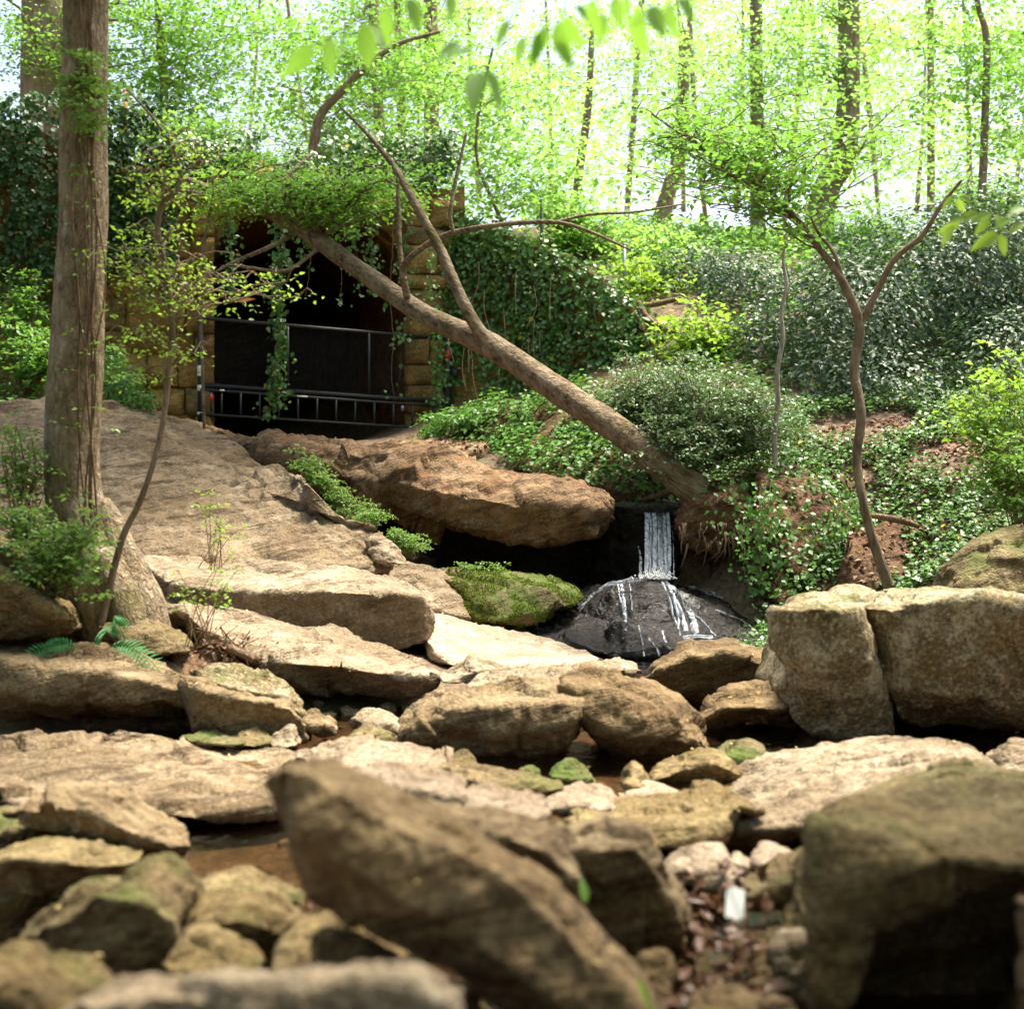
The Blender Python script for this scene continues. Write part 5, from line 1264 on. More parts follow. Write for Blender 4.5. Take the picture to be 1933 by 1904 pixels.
for k, (lab, path, hwx, cr, mt) in enumerate(BG):
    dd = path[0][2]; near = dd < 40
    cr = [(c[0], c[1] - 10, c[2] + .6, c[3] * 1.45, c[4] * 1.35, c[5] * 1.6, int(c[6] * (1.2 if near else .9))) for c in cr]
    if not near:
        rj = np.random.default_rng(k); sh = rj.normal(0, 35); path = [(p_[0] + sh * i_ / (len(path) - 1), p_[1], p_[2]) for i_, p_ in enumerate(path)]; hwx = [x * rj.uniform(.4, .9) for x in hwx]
    tree('woodland_tree', lab, path, hwx, cr, mt, 'bark_far_hazed', .125 if near else .24, 30 if near else 30, 20 + k, 'trees behind the tunnel and bank', spray=(.5, 1.1) if near else (1.0, 2.2), jit=.7, limb_r=.07, gap=-.09)

# crowns above and behind the frame: the wood that shades the stream
def canopy_tree(label, x, y, h, cz, cr, ch, nl, seed, r=.22, leaf=.2, per=60, mat='leaf_mid'):
    rg = np.random.default_rng(3000 + seed); z0 = float(ground_z([(x, y)])[0]) - .1
    root = thing('shade_tree', label, 'tree', (x, y, z0), 'tall trees shading the stream')
    sp = smooth_path([(x, y, z0), (x + .1, y + .1, z0 + h * .4), (x + rg.normal(0, .3), y + rg.normal(0, .3), z0 + h)], 24)
    mesh_obj('trunk', *tube(sp, np.linspace(r, r * .35, 24), 12, .06, seed), M['bark_far_hazed'], root)
    canopy_crown(root, sp, (x, y, cz), cr, ch, nl, rg, leaf, per, mat)
def canopy_crown(root, sp, c, cr, ch, nl, rg, leaf, per, mat):
    tb, cs, rs = [], [], []
    for k in range(nl):
        a = unit(rg.normal(0, 1, 3)); f = rg.uniform(.1, 1) ** .45
        tip = np.array(c) + a * np.array([cr, cr, ch]) * f
        hd = np.linalg.norm(sp[:, :2] - tip[:2], axis=1); i0 = int(np.argmin(np.abs(sp[:, 2] - (tip[2] - .4 * hd)) + .1 * hd)); st = sp[i0]
        L = np.linalg.norm(tip - st); lp = smooth_path([st, (st + tip) / 2 + np.array([0, 0, .1 * L]), tip], 8)
        tb.append(tube(lp, np.linspace(.02 + .008 * L, .006, 8), 5, cap=False))
        for q in (3, 5, 6, 7): cs.append(lp[q] + rg.normal(0, .3, 3)); rs.append(rg.uniform(.6, 1.2))
    mesh_obj('branches', *join(tb), M['bark_far_hazed'], root)
    mesh_obj('crown', *spray_leaves(np.array(cs), np.array(rs), per, leaf, rg), M[mat], root)
rg = np.random.default_rng(77)
spb = smooth_path(PA(bt_path[-3:]) , 12); spb = np.vstack([spb, smooth_path([spb[-1], spb[-1] + [.2, 0, 3], spb[-1] + [.3, .2, 7]], 12)])
mesh_obj('trunk', *tube(spb[11:], np.linspace(.148, .08, len(spb) - 11), 12), M['bark'], bt)
canopy_crown(bt, spb, (-3.6, 10.5, 10.5), 3.6, 2.6, 60, rg, .16, 60, 'leaf_mid')
canopy_tree('tree on the left bank with boughs over the bedrock', -7.6, 17.5, 12, 11.0, 1.5, 1.2, 8, 7)
_r = [o_ for o_ in bpy.data.objects if o_.name.startswith('shade_tree') and o_.get('label', '').endswith('bedrock')][0]
canopy_crown(_r, smooth_path([(-7.6, 17.5, 6.0), (-7.4, 17.8, 9.0), (-7.0, 18.2, 11.0)], 16), (-1.8, 19.3, 10.8), 3.3, 1.3, 60, np.random.default_rng(92), .16, 60, 'leaf_mid')
canopy_tree('tall tree behind the viewpoint left of the stream', -4.5, -5, 14, 8.5, 5.0, 4.5, 110, 1)
canopy_tree('tall tree behind the viewpoint right of the stream', 4.5, -4, 14, 8.5, 5.0, 4.5, 110, 2)
canopy_tree('tall tree on the left bank outside the frame', -7.5, 4.5, 13, 8.5, 4.2, 4.2, 90, 3)
canopy_tree('tall tree on the right bank outside the frame', 7.2, 5.5, 13, 8.5, 4.2, 4.2, 90, 4)
canopy_tree('spreading tree whose boughs reach over the near rocks', 5.6, 3.2, 11, 8.0, 1.5, 1.5, 10, 6)
_r = [o_ for o_ in bpy.data.objects if o_.name.startswith('shade_tree') and o_.get('label', '').startswith('spreading')][0]
canopy_crown(_r, smooth_path([(5.6, 3.2, 3.0), (5.2, 3.4, 6.0), (4.6, 3.6, 8.0)], 16), (1.6, 4.6, 8.2), 4.4, 1.8, 18, np.random.default_rng(91), .16, 60, 'leaf_mid')
canopy_tree('tall tree far behind the viewpoint in midstream line', 0.5, -12, 15, 8, 6, 5.5, 120, 5)
# ------------------------------------------------------------------ ivy and hanging vines on the walls
rg = np.random.default_rng(31)
def wall_points(n, u0, u1, v0, v1, dens, off0, off1):
    u = rg.uniform(u0, u1, n); v = rg.uniform(v0, v1, n)
    k = dens(u, v) > rg.uniform(0, 1, n); u, v = u[k], v[k]
    p = np.array([w_uv(a, b, o) for a, b, o in zip(u, v, rg.uniform(off0, off1, len(u)))])
    n_ = np.tile(np.array([wnrm[0], wnrm[1], .25]), (len(p), 1))
    return p, n_
def nz2(u, v, sc, seed): return fbm(np.c_[u / sc, v / sc, u * 0], 3, seed)
iv = thing('wall_ivy', 'dark ivy curtain covering the left end of the tunnel wall', 'ivy', tuple(w_uv(60, 560, .2)))
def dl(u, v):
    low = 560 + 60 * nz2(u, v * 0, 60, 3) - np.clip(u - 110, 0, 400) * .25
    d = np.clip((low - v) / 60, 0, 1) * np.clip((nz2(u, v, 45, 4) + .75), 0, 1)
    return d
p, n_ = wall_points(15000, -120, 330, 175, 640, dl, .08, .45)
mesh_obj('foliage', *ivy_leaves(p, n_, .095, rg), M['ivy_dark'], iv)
tb = []
for k in range(26):
    u = rg.uniform(-40, 330); v = rg.uniform(250, 480); t_, _ = strand([(u, v), (u + rg.normal(0, 6), v + 70), (u + rg.normal(0, 10), v + rg.uniform(110, 190))], .14, rg, .08, 0, .012)
    tb.append(t_)
mesh_obj('stems', *join(tb), M['twig'], iv)
iv = thing('wall_top_ivy', 'tangle of ivy and twigs along the top of the tunnel wall', 'ivy', tuple(w_uv(560, 300, .2)))
def dt(u, v):
    top = 252 + 18 * nz2(u, v * 0, 70, 9); low = 372 + 30 * nz2(u, v * 0, 30, 5)
    return np.clip((v - top) / 12, 0, 1) * np.clip((low - v) / 40, 0, 1) * np.clip(nz2(u, v, 35, 6) * 1.2 + .55, 0, 1)
p, n_ = wall_points(16000, 190, 860, 235, 450, dt, .05, .5)
mesh_obj('foliage', *ivy_leaves(p, n_, .09, rg, up=.7), M['ivy'], iv)
tb = []
for k in range(60):
    u = rg.uniform(260, 760); v = rg.uniform(255, 330)
    t_, _ = strand([(u, v), (u + rg.normal(0, 18), v + 25), (u + rg.normal(0, 30), v + rg.uniform(30, 110))], rg.uniform(.1, .4), rg, .08, 0, .006, .06); tb.append(t_)
mesh_obj('stems', *join(tb), M['twig'], iv)
# vines that hang into the opening
def vine(label, pts, off, nleaf, r=.009, leafsize=.085, mat='ivy', extra=()):
    t_, lv = strand(pts, off, rg, leafsize, nleaf, r)
    o = thing('hanging_vine', label, 'vine', tuple(w_uv(pts[-1][0], pts[-1][1], off)), 'vines hanging over the tunnel mouth')
    mesh_obj('stem', *t_, M['twig'], o)
    lvs = [lv] if lv else []
    for e, ne in extra:
        t2, l2 = strand(e, off, rg, leafsize, ne, r * .7); mesh_obj('stem', *t2, M['twig'], o)
        if l2: lvs.append(l2)
    if lvs: mesh_obj('foliage', *join(lvs), M[mat], o)
vine('leafy ivy vine hanging down past the gate, left of centre', [(520,390),(535,470),(528,560),(534,640),(522,700),(528,760)], .42, 330, .012, .095, 'ivy', [([(533,600),(522,660),(516,740),(505,790)], 60), ([(540,480),(515,520),(520,580)], 120), ([(528,640),(540,690),(534,740)], 40)])
vine('bare looping vine hanging inside the gate at right', [(742,400),(735,560),(744,640),(738,700),(744,760)], .45, 14, .007)
vine('short ivy tassel hanging right of the dark opening top', [(700,400),(698,480),(705,550)], .4, 120, .008, .08)
vine('twin bare vines dangling in the middle of the opening', [(640,410),(650,500),(645,580)], .38, 20, .006, .07, 'ivy', [([(660,400),(668,500),(672,560)], 24)])
vine('thin bare vine dangling left of the middle in the opening', [(600,400),(592,480),(580,560)], .38, 8, .006)
vine('ivy strand hanging at the right post of the gate', [(808,470),(812,560),(820,640),(822,720),(815,800)], .5, 200, .008, .075, 'ivy_bright', [([(828,640),(832,720),(826,805)], 90)])
vine('ivy hanging over the right jamb of the opening', [(770,420),(762,500),(768,570),(760,640)], .42, 160, .009, .085)
vine('leafy ivy hanging at the upper left corner of the opening', [(432,410),(438,480),(430,540)], .42, 140, .009, .085)
vine('ivy fringe hanging over the upper middle of the opening', [(575,385),(582,430),(575,470)], .42, 110, .008, .085)
vine('ivy fringe hanging over the upper right of the opening', [(672,385),(668,420),(676,460)], .42, 90, .008, .085)
# wing wall ivy
V, Fc = WING
p, n_ = scatter_on(V, Fc[0], 950, rg, lambda p, n: (n[:, 1] < .35))
uu = CU + p[:, 0] / p[:, 1] * FPX; vv = CV - (p[:, 2] - CZ) / p[:, 1] * FPX
k = (fbm(p * 1.6, 3, 4) + 1.0 - np.clip((vv - 610) / 90, 0, 1) * np.clip((960 - uu) / 60, 0, 1) * 1.25 + .1) > rg.uniform(0, 1, len(p))
iv = thing('wing_wall_ivy', 'thick glossy ivy covering the wing wall right of the tunnel', 'ivy', tuple(P(1050, 780, 23)))
mesh_obj('foliage', *ivy_leaves(p[k], n_[k], .085, rg, out=.22, up=.35), M['ivy'], iv)
tb = []
for kk in range(24):
    u = rg.uniform(850, 1210); v = rg.uniform(480, 680); q = [P(u, v, 23.2), P(u + rg.normal(0, 4), v + 40, 23.1), P(u + rg.normal(0, 8), v + 80, 23.0)]
    h_ = [q_ for q_ in q]; tb.append(tube(smooth_path(h_, 8), .004, 4, cap=False))
mesh_obj('stems', *join(tb), M['twig'], iv)

# ------------------------------------------------------------------ ground cover on the banks
def cover(key, dens, mask, size, mat, name, label, cat, base, out=.15, up=.8, thing_=True):
    V, Q = SURF[key]
    p, n = scatter_on(V, Q, dens, rg, lambda p, n: (n[:, 1] < .5) & (n[:, 2] > -.5))
    k = mask(p); o = thing(name, label, cat, base)
    mesh_obj('foliage', *ivy_leaves(p[k], n[k], size, rg, out, up), M[mat], o); return o
cover('mound', 700, lambda p: fbm(p * 1.5, 3, 8) > -.45, .075, 'ivy_bright', 'ground_ivy', 'bright ground ivy mounded behind the ledge under the leaning tree', 'ivy', tuple(P(1080, 930, 18.8)), .3)
cover('bankivy', 420, lambda p: fbm(p * 2.2, 3, 12) > -.18, .065, 'ivy', 'bank_ivy', 'ivy trailing down the earth bank right of the root mass', 'ivy', tuple(P(1540, 1120, 16)), .2, .4)
k = rg.integers(0, len(RB[0]) - 2, 900); p = RB[0][k]; m_ = (CU + p[:, 0] / p[:, 1] * FPX > 1375 + 40 * rg.normal(0, 1, len(p))) & (p[:, 1] < 17.6)
o = thing('root_ivy', 'ivy sprigs draped over the right side of the root mass', 'ivy', tuple(P(1440, 1010, 16.7)))
lvp = [ivy_leaves(p[m_], np.tile([0, -1, .3], (m_.sum(), 1)), .065, rg, .15, .4)]
tbs = []
for kk in range(16):
    u = rg.uniform(1395, 1640); v = rg.uniform(900, 980); t_, l_ = strand([(u, v, 16.5), (u + rg.normal(0, 8), v + 60, 16.3), (u + rg.normal(0, 12), v + rg.uniform(90, 160), 16.2)], 0, rg, .06, 46, .005, .02, wall=False)
    tbs.append(t_); lvp.append(l_)
mesh_obj('foliage', *join(lvp), M['ivy_bright'], o); mesh_obj('stems', *join(tbs), M['twig'], o)

def ground_pts(n, x0, x1, y0, y1):
    xy_ = np.c_[rg.uniform(x0, x1, n), rg.uniform(y0, y1, n)]
    z = ground_z(xy_); return np.c_[xy_, z]
def bank_cover(n, x0, x1, y0, y1, size, nm, lab):
    p = ground_pts(n, x0, x1, y0, y1); f = fbm(p * .9, 3, 21)
    k = (f > -.08) | (p[:, 1] > 19.2); k &= ~((p[:, 0] > 3.3) & (p[:, 0] < 5.8) & (p[:, 1] < 17.8) & (f < .22)); k &= ~((p[:, 0] < 3.0) & (p[:, 1] > 22) & (p[:, 1] < 25.5))
    p = p[k]; nn = np.tile([-.15, -.3, 1.0], (len(p), 1)); h_ = .10 + .22 * np.clip(fbm(p * 1.7, 3, 5) + .3, 0, 1)
    p[:, 2] += rg.uniform(0, 1, len(p)) * h_
    o = mesh_obj(nm, *ivy_leaves(p, nn, size, rg, .08, .6), M['ivy' if y0 < 15 else 'ivy_bright']); tag(o, lab, 'ground cover', kind='stuff')
bank_cover(52000, 2.2, 8.5, 13.5, 20, .062, 'ground_cover', 'low green ground cover on the right bank')
bank_cover(22000, 2.2, 12, 20, 32, .10, 'bank_top_cover', 'green ground cover higher on the right bank')
p = ground_pts(9000, -11, -1, 17.5, 26); p = p[(p[:, 0] < -5.2) | (fbm(p * 1.5, 2, 3) > .35)]; p = p[p[:, 0] < -4.6]
o = mesh_obj('left_ground_cover', *ivy_leaves(p, np.tile([0, -.3, 1.0], (len(p), 1)), .10, rg, .25, .6), M['ivy_bright']); tag(o, 'low green plants above the bedrock at left', 'ground cover', kind='stuff')
p = ground_pts(15000, -20, 14, 25, 42)
p[:, 2] = np.where(p[:, 0] < 1.5, np.maximum(p[:, 2], 6.95), p[:, 2])
o = mesh_obj('wood_floor_plants', *ivy_leaves(p, np.tile([0, -.3, 1.0], (len(p), 1)), .14, rg, .35, .5), M['leaf_mid']); tag(o, 'leafy undergrowth on the wood floor behind', 'undergrowth', kind='stuff')
# dead leaves on the right bank and near the tunnel
p = ground_pts(14000, 2.6, 8, 12.5, 19); p[:, 2] += .02
V_, Q_ = SURF['bank2']; p2, _ = scatter_on(V_, Q_, 120, rg, lambda p, n: n[:, 2] > .3)
V_, Q_ = SURF['step']; p3, _ = scatter_on(V_, Q_, 160, rg, lambda p, n: (n[:, 2] > .3) & (p[:, 0] > -1.2))
pd = np.vstack([p, p2 + [0, 0, .015], p3 + [0, 0, .015]])
o = mesh_obj('leaf_litter', *leaf_mesh(pd, unit(np.array([0, -.2, 1.0]) + rg.normal(0, .4, pd.shape)), rg.normal(0, 1, pd.shape), rg.uniform(.04, .09, len(pd)), .34, .35), M['dead']); tag(o, 'brown dead leaves littering the right bank', 'leaf litter', kind='stuff')

# ------------------------------------------------------------------ shrubs
shrub('evergreen_thicket', 'large dark evergreen thicket filling the right side of the bank', [(1750,560,22,230,170,1.8),(1880,500,22,150,160,1.6),(1600,620,21,160,150,1.4),(1900,700,20,130,130,1.3),(1680,740,20,150,90,1.1),(1560,720,20.5,110,90,1.0)], 30000, .085, 'evergreen', 1, 26, outer=.45, base=P(1740, 780, 21))
shrub('evergreen_shrub', 'lower grey-green evergreen shrub left of the pale sapling stem', [(1400,560,24,110,90,1.1),(1310,520,25,110,60,1.0),(1440,660,22,80,90,.9)], 9000, .08, 'evergreen', 2, 12, outer=.45, base=P(1400, 680, 22.5))
shrub('wall_foot_plant', 'green plant patch at the wall foot right of the big trunk', [(225,725,20.2,45,40,.4),(260,755,20,40,22,.3),(215,680,20.5,22,30,.3)], 1300, .075, 'ivy_bright', 8, 6, outer=.2, base=P(235, 770, 20.2))
shrub('step_plant', 'low green plant beside the right post of the gate', [(870,795,21.8,55,14,.25),(820,815,22,25,16,.2)], 800, .07, 'ivy_bright', 12, 5, outer=.1, base=P(860, 812, 21.9))

for k, (lab, bl, nl) in enumerate([
 ('pale spring shrub behind the top of the wing wall', [(1120,420,28,90,50,.9),(1050,395,28.5,70,40,.8)], 3000),
 ('pale spring shrub right of the wing wall top', [(1230,455,27,90,55,.9),(1290,500,26.5,60,40,.7)], 3200),
 ('bright shrub at the foot of the straight dark trunk', [(1370,480,28,90,50,.9),(1470,470,28.5,70,45,.8)], 3200),
 ('bright shrub at the foot of the bending trunk', [(1620,440,29,100,50,.9)], 2400),
 ('bright low shrub above the red earth', [(1260,545,24.5,60,35,.6),(1200,520,24.8,40,30,.5)], 2000),
 ('bright low shrub below the red earth', [(1310,620,22.3,60,35,.6)], 1500),
 ('pale shrub on the wall top left of the pale trunk', [(640,270,26,90,40,.8),(740,265,26,70,45,.7)], 2600),
 ('pale shrub on the wall top by the marker post', [(300,250,25.6,90,45,.7),(400,262,25.4,60,30,.6)], 2600),
 ('pale shrub at the top of the bank near the right edge', [(1850,380,30,110,45,1.0)], 2400)]):
    cb = np.array([P(*b[:3]) for b in bl]).mean(0); cb[2] -= .9
    sprig_shrub('understory_shrub', lab, bl, nl // 45, .12, 'leaf_far' if k < 4 or k > 5 else 'leaf_yel', 40 + k, cb, 14, .35, group='spring shrubs of the wood edge', r=.012)

sprig_shrub('young_maple', 'bright yellow-green young maple leaning in at the right edge', [(1850,740,14.5,75,50,.4),(1815,775,14.3,50,40,.3),(1915,690,14.6,60,60,.4)], 34, .075, 'leaf_yel', 4, P(1915, 960, 14.8), 10, .16)
sprig_shrub('bank_shrub', 'green leafy shrub at the right edge below the young maple', [(1890,840,14.2,70,70,.5),(1935,880,14,60,80,.5)], 34, .07, 'leaf_sap', 5, P(1925, 1000, 14.2), 16, .16)
sprig_shrub('base_shrub', 'small green shrub growing at the foot of the big trunk', [(110,990,10.2,95,60,.4),(50,1040,10.1,70,50,.35),(150,1060,10.1,50,70,.25),(30,965,10.4,60,30,.3)], 60, .05, 'leaf_sap', 6, P(110, 1125, 10.35), 11, .10)
sprig_shrub('wall_foot_shrub', 'pale green shrub in front of the ivy at the left edge', [(45,640,21.5,80,90,.7),(30,560,22,55,60,.5),(110,690,21,45,45,.4)], 60, .085, 'leaf_mid', 7, P(50, 745, 21.5), 20, .22, r=.012)
sprig_shrub('ledge_plant', 'small green plant growing from the notch left of the ledge', [(580,872,17.2,36,18,.2),(615,905,17.0,28,26,.2)], 22, .055, 'leaf_sap', 9, P(600, 930, 17.2), 10, .09)
sprig_shrub('slope_plant', 'thin leafy sprig in front of the flat sunlit slab', [(370,1090,9.8,60,60,.15),(440,1080,9.8,30,60,.1)], 9, .035, 'leaf_yel', 13, P(372, 1220, 9.9), 5, .05, r=.004)
sprig_shrub('rock_sprig', 'tiny leafy sprigs on the bedrock slope right of the sapling', [(450,990,12.2,70,30,.1),(390,940,12.3,50,30,.1)], 9, .035, 'leaf_yel', 14, P(395, 1075, 12.4), 5, .05, r=.004)
sprig_shrub('stem_shrub', 'sprawling green shrub over the mossy rock at the left edge', [(60,880,10.8,60,40,.3),(20,830,10.8,50,60,.3)], 22, .05, 'leaf_sap', 15, P(40, 1010, 10.9), 9, .10)

sprig_shrub('grey_bush', 'grey-green fine-leaved bush overlapping the foot of the leaning trunk', [(1330,750,17.6,140,95,.7),(1220,730,18.6,120,85,.7),(1430,790,17.6,100,85,.6),(1290,840,17.2,70,55,.4),(1180,780,18.6,80,60,.4)], 260, .055, 'privet', 3, P(1330, 880, 17.9), 22, .17, r=.01, nsp=6)
sprig_shrub('ledge_moss_plant', 'feathery green growth under the left end of the ledge', [(660,955,16.8,55,30,.25),(705,980,16.5,40,28,.2),(630,930,17,25,20,.2)], 70, .03, 'leaf_sap', 10, P(675, 1000, 16.6), 16, .07, r=.004)
sprig_shrub('hollow_plant', 'soft green tuft at the left mouth of the black hollow', [(780,1025,16.4,45,20,.2),(745,1010,16.4,25,16,.15)], 40, .03, 'leaf_sap', 11, P(770, 1052, 16.4), 16, .06, r=.004)
sprig_shrub('moss_edge_plant', 'wispy grass-green tuft on top of the mossy rock', [(930,1070,16.2,50,14,.15),(880,1070,16.2,30,12,.1)], 12, .03, 'leaf_sap', 16, P(920, 1094, 16.2), 12, .05, r=.003)

# fern fronds
fn = thing('fern', 'bright green fern arching over the left boulder', 'fern', tuple(P(225, 1228, 10.0)))
for (u, v, a, L) in ((215,1215,1.15,.34),(190,1210,.5,.26),(235,1222,1.45,.36),(120,1215,-.9,.26),(90,1218,-1.25,.28),(205,1195,-.2,.2)):
    b0 = P(u - 14 if a > 0 else u + 30, v + 10, 10.0); t = np.linspace(0, 1, 14)
    dx, up_ = math.sin(a), math.cos(a) * .6 + .35
    rach = np.stack([b0[0] + dx * L * t, b0[1] - .12 * t, b0[2] + up_ * L * t - .9 * L * t ** 2 * abs(dx)], 1)
    T = unit(np.gradient(rach, axis=0)); side = unit(np.cross(T, [0, -.7, .7]))
    ps_ = np.vstack([rach[2:], rach[2:]]); sd = np.vstack([side[2:], -side[2:]]); ln = np.tile(.085 * np.sin(np.linspace(.5, 3.0, 12)) + .012, 2)
    lf = leaf_mesh(ps_, np.tile([0, -.6, .8], (len(ps_), 1)), sd + .35 * np.vstack([T[2:], T[2:]]), ln, .10)
    mesh_obj('frond', *join([tube(rach, .003, 4, cap=False), lf]), M['fern'], fn)

# ------------------------------------------------------------------ overhanging twig with large leaves near the lens
def big_leaf_mesh():
    n = 9; t = np.linspace(0, 1, n); w = .5 * .46 * np.sin(np.pi * t ** .8) ** .9 * (1 - .25 * t); z = -.18 * t ** 2
    V = []; 
    for k in range(n):
        V += [[-w[k], t[k], z[k] + .35 * w[k]], [0, t[k], z[k]], [w[k], t[k], z[k] + .35 * w[k]]]
    Q = []
    for k in range(n - 1):
        a = 3 * k; Q += [[a, a + 1, a + 4, a + 3], [a + 1, a + 2, a + 5, a + 4]]
    return make_mesh('leaf', np.array(V), [np.array(Q)])
BLM = big_leaf_mesh(); BLM.materials.append(M['big_leaf'])
BLM2 = big_leaf_mesh(); BLM2.materials.append(M['leaf_yel'])
def leaf_branch(name, label, twigs, leaves, d, mesh):
    root = thing(name, label, 'branch', tuple(P(*twigs[0][0], d)))
    for tw in twigs:
        mesh_obj('twig', *tube(smooth_path(PA(tw, d), 10), np.linspace(.0035, .0015, 10), 5), M['twig'], root)
    rg = np.random.default_rng(4)
    for (u, v, ang, Lpx) in leaves:
        o = bpy.data.objects.new('leaf', mesh); COL.objects.link(o); o.parent = root
        c = P(u, v, d + rg.normal(0, .12)); o.location = tuple(c - ORG[root.name])
        s = Lpx / FPX * d; s *= 1.25; o.scale = (s, s, s)
        # leaf +y points along 'ang' in the picture plane (0 = right, -90 = down), tilted off the view axis
        a = math.radians(ang); dirv = Vector((math.cos(a), rg.normal(.1, .35), math.sin(a))).normalized()
        nrm = Vector((rg.normal(0, .5), -.75, rg.uniform(.1, .9))); x = dirv.cross(nrm).normalized(); z = x.cross(dirv).normalized()
        from mathutils import Matrix
        o.rotation_euler = Matrix((x, dirv, z)).transposed().to_euler()
    return root
leaf_branch('overhanging_branch', 'blurred large green leaves hanging in from the top edge', [
  [(700,-60),(690,20),(640,60),(590,85)], [(760,-60),(750,0),(700,50)], [(1010,-60),(960,40),(915,130)], [(1060,-60),(1070,0),(1050,40)], [(1240,-60),(1215,0),(1200,20)], [(860,-60),(848,-10)], [(1290,-60),(1275,0)]],
  [(590,82,-130,72),(625,70,-95,62),(688,40,-85,70),(660,55,-120,50),(735,8,-100,64),(770,-5,-70,56),(705,52,-60,48),(905,135,-100,84),(915,130,-62,72),(870,80,-150,46),(848,-15,-85,48),(900,95,-170,60),
   (1030,45,-110,66),(1052,42,-75,74),(1062,30,-55,60),(1015,60,-95,52),(990,70,-110,48),(1120,-5,-85,66),(1160,-8,-80,58),(1205,15,-85,80),(1225,12,-70,62),(1190,-20,-100,60),(1262,5,-80,56),(1280,-5,-60,48),(1140,25,-100,52),(960,40,-120,44),(1085,10,-40,44)], 4.2, BLM)
leaf_branch('right_leaf_branch', 'sprig of pale green leaves reaching in from the right edge', [
  [(1990,400),(1930,405),(1860,400),(1800,420)], [(1985,425),(1930,420),(1880,440)], [(1820,412),(1812,390),(1806,372)]],
  [(1812,418,-150,38),(1800,424,-120,36),(1820,412,-170,24),(1850,402,-165,42),(1876,404,-170,38),(1868,410,-130,36),(1880,405,-75,36),(1935,392,-160,44),(1915,415,-165,36),(1935,420,-150,34),(1885,440,-150,50),(1888,442,-80,34),(1945,425,-100,40),(1806,374,-60,28),(1812,370,-20,26),(1800,372,-140,22)], 6.5, BLM2)

# ------------------------------------------------------------------ small things
rg = np.random.default_rng(12)
lp_ = thing('leaf_pile', 'brown dead leaves heaped between the foreground rocks at lower right', 'leaf pile', (1.05, 4.6, 0.0))
dm = []
for s_ in range(4):
    me = big_leaf_mesh().copy(); co = np.zeros(len(me.vertices) * 3); me.vertices.foreach_get('co', co); co = co.reshape(-1, 3)
    co[:, 2] += np.random.default_rng(s_).normal(0, .05, len(co)) + .25 * co[:, 0] ** 2 * 4 * (1 if s_ % 2 else -1); co[:, 0] *= np.random.default_rng(s_ + 9).uniform(.6, 1.5, len(co))
    me.vertices.foreach_set('co', co.ravel()); me.materials.append(M['dead_dark']); dm.append(me)
for k in range(210):
    u = rg.uniform(1285, 1480) if k % 4 else rg.uniform(560, 760); v = rg.uniform(1640, 1904) if k % 4 else rg.uniform(1700, 1800)
    d = 1.45 * FPX / (v - CV); d = min(d, 6.0) - rg.uniform(.0, .45)
    o = bpy.data.objects.new('dead_leaf', dm[k % 4]); COL.objects.link(o); o.parent = lp_
    o.location = tuple(P(u, v, d) - ORG[lp_.name]); s = rg.uniform(.05, .10); o.scale = (s, s, s)
    o.rotation_euler = (rg.normal(0, .5), rg.normal(0, .5), rg.uniform(0, 6.3))
for (u, v, d, Lp, lab) in ((1104, 1705, 4.25, 52, 'single bright green leaf caught behind the big tilted rock'), (1205, 1845, 3.35, 90, 'thin green blade at the lower end of the big tilted rock')):
    o = bpy.data.objects.new('green_leaf', BLM2); COL.objects.link(o); o.location = tuple(P(u, v, d)); s = Lp / FPX * d; o.scale = (s * (.9 if Lp < 60 else .35), s, s)
    o.rotation_euler = (R(75), 0, R(20)) if Lp < 60 else (R(-70), R(-25), R(10)); tag(o, lab, 'leaf')
pc = P(1365, 1712, 4.75)
g5 = np.array([[x, y, .006 * math.sin(7 * x + 5 * y)] for x in np.linspace(-.5, .5, 6) for y in np.linspace(-.5, .5, 6)])
V = np.c_[g5[:, 0] * .055 + .012 * g5[:, 1], g5[:, 1] * .06, g5[:, 1] * .075 + g5[:, 2]] + pc + np.array([0, -.25, .08])
V2 = V + np.array([0, .002, .0006])
q = np.array([[a * 6 + b, a * 6 + b + 1, a * 6 + b + 7, a * 6 + b + 6] for a in range(5) for b in range(5)])
o = mesh_obj('paper_scrap', *join([(V, [q]), (V2, [q[:, ::-1]])]), M['white']); tag(o, 'small white scrap of litter on the dead leaves', 'litter')
# tiny yellow flecks fallen on rock tops
pts = []
for key in SURF:
    V, Q = SURF[key]
    if key in ('mound', 'bankivy', 'bank2', 'hollow', 'fallwall', 'rootwall'): continue
    if V[:, 1].mean() < 3.2: continue
    p, n = scatter_on(V, Q, 16, rg, lambda p, n: n[:, 2] > .35); pts.append(p + n * .006)
p = np.vstack(pts); p = p[p[:, 1] < 18]
o = mesh_obj('fallen_flecks', *leaf_mesh(p, unit(np.array([0, 0, 1.0]) + rg.normal(0, .35, p.shape)), rg.normal(0, 1, p.shape), rg.uniform(.012, .034, len(p)), .3), M['fleck']); tag(o, 'tiny yellow and brown flecks fallen on the rocks', 'plant litter', kind='stuff')
# moss blades on the mossy rock
V, Q = SURF['mossr']; p, n = scatter_on(V, Q, 12000, rg, lambda p, n: n[:, 1] < .3)
uu = CU + p[:, 0] / p[:, 1] * FPX; k = (uu > 838 + 25 * fbm(p * 3, 2, 1)) & (fbm(p * np.array([3.5, 3.5, 1.4]), 4, 44) > -.20); p, n = p[k], n[k]
o = mesh_obj('moss_carpet', *leaf_mesh(p, unit(rg.normal(0, 1, p.shape) + n), n * .6 + np.array([0, -.25, -.5]) + rg.normal(0, .4, p.shape), rg.uniform(.010, .026, len(p)), .22), M['moss_tuft']); tag(o, 'bright moss carpet on the rock under the ledge', 'moss', kind='stuff')
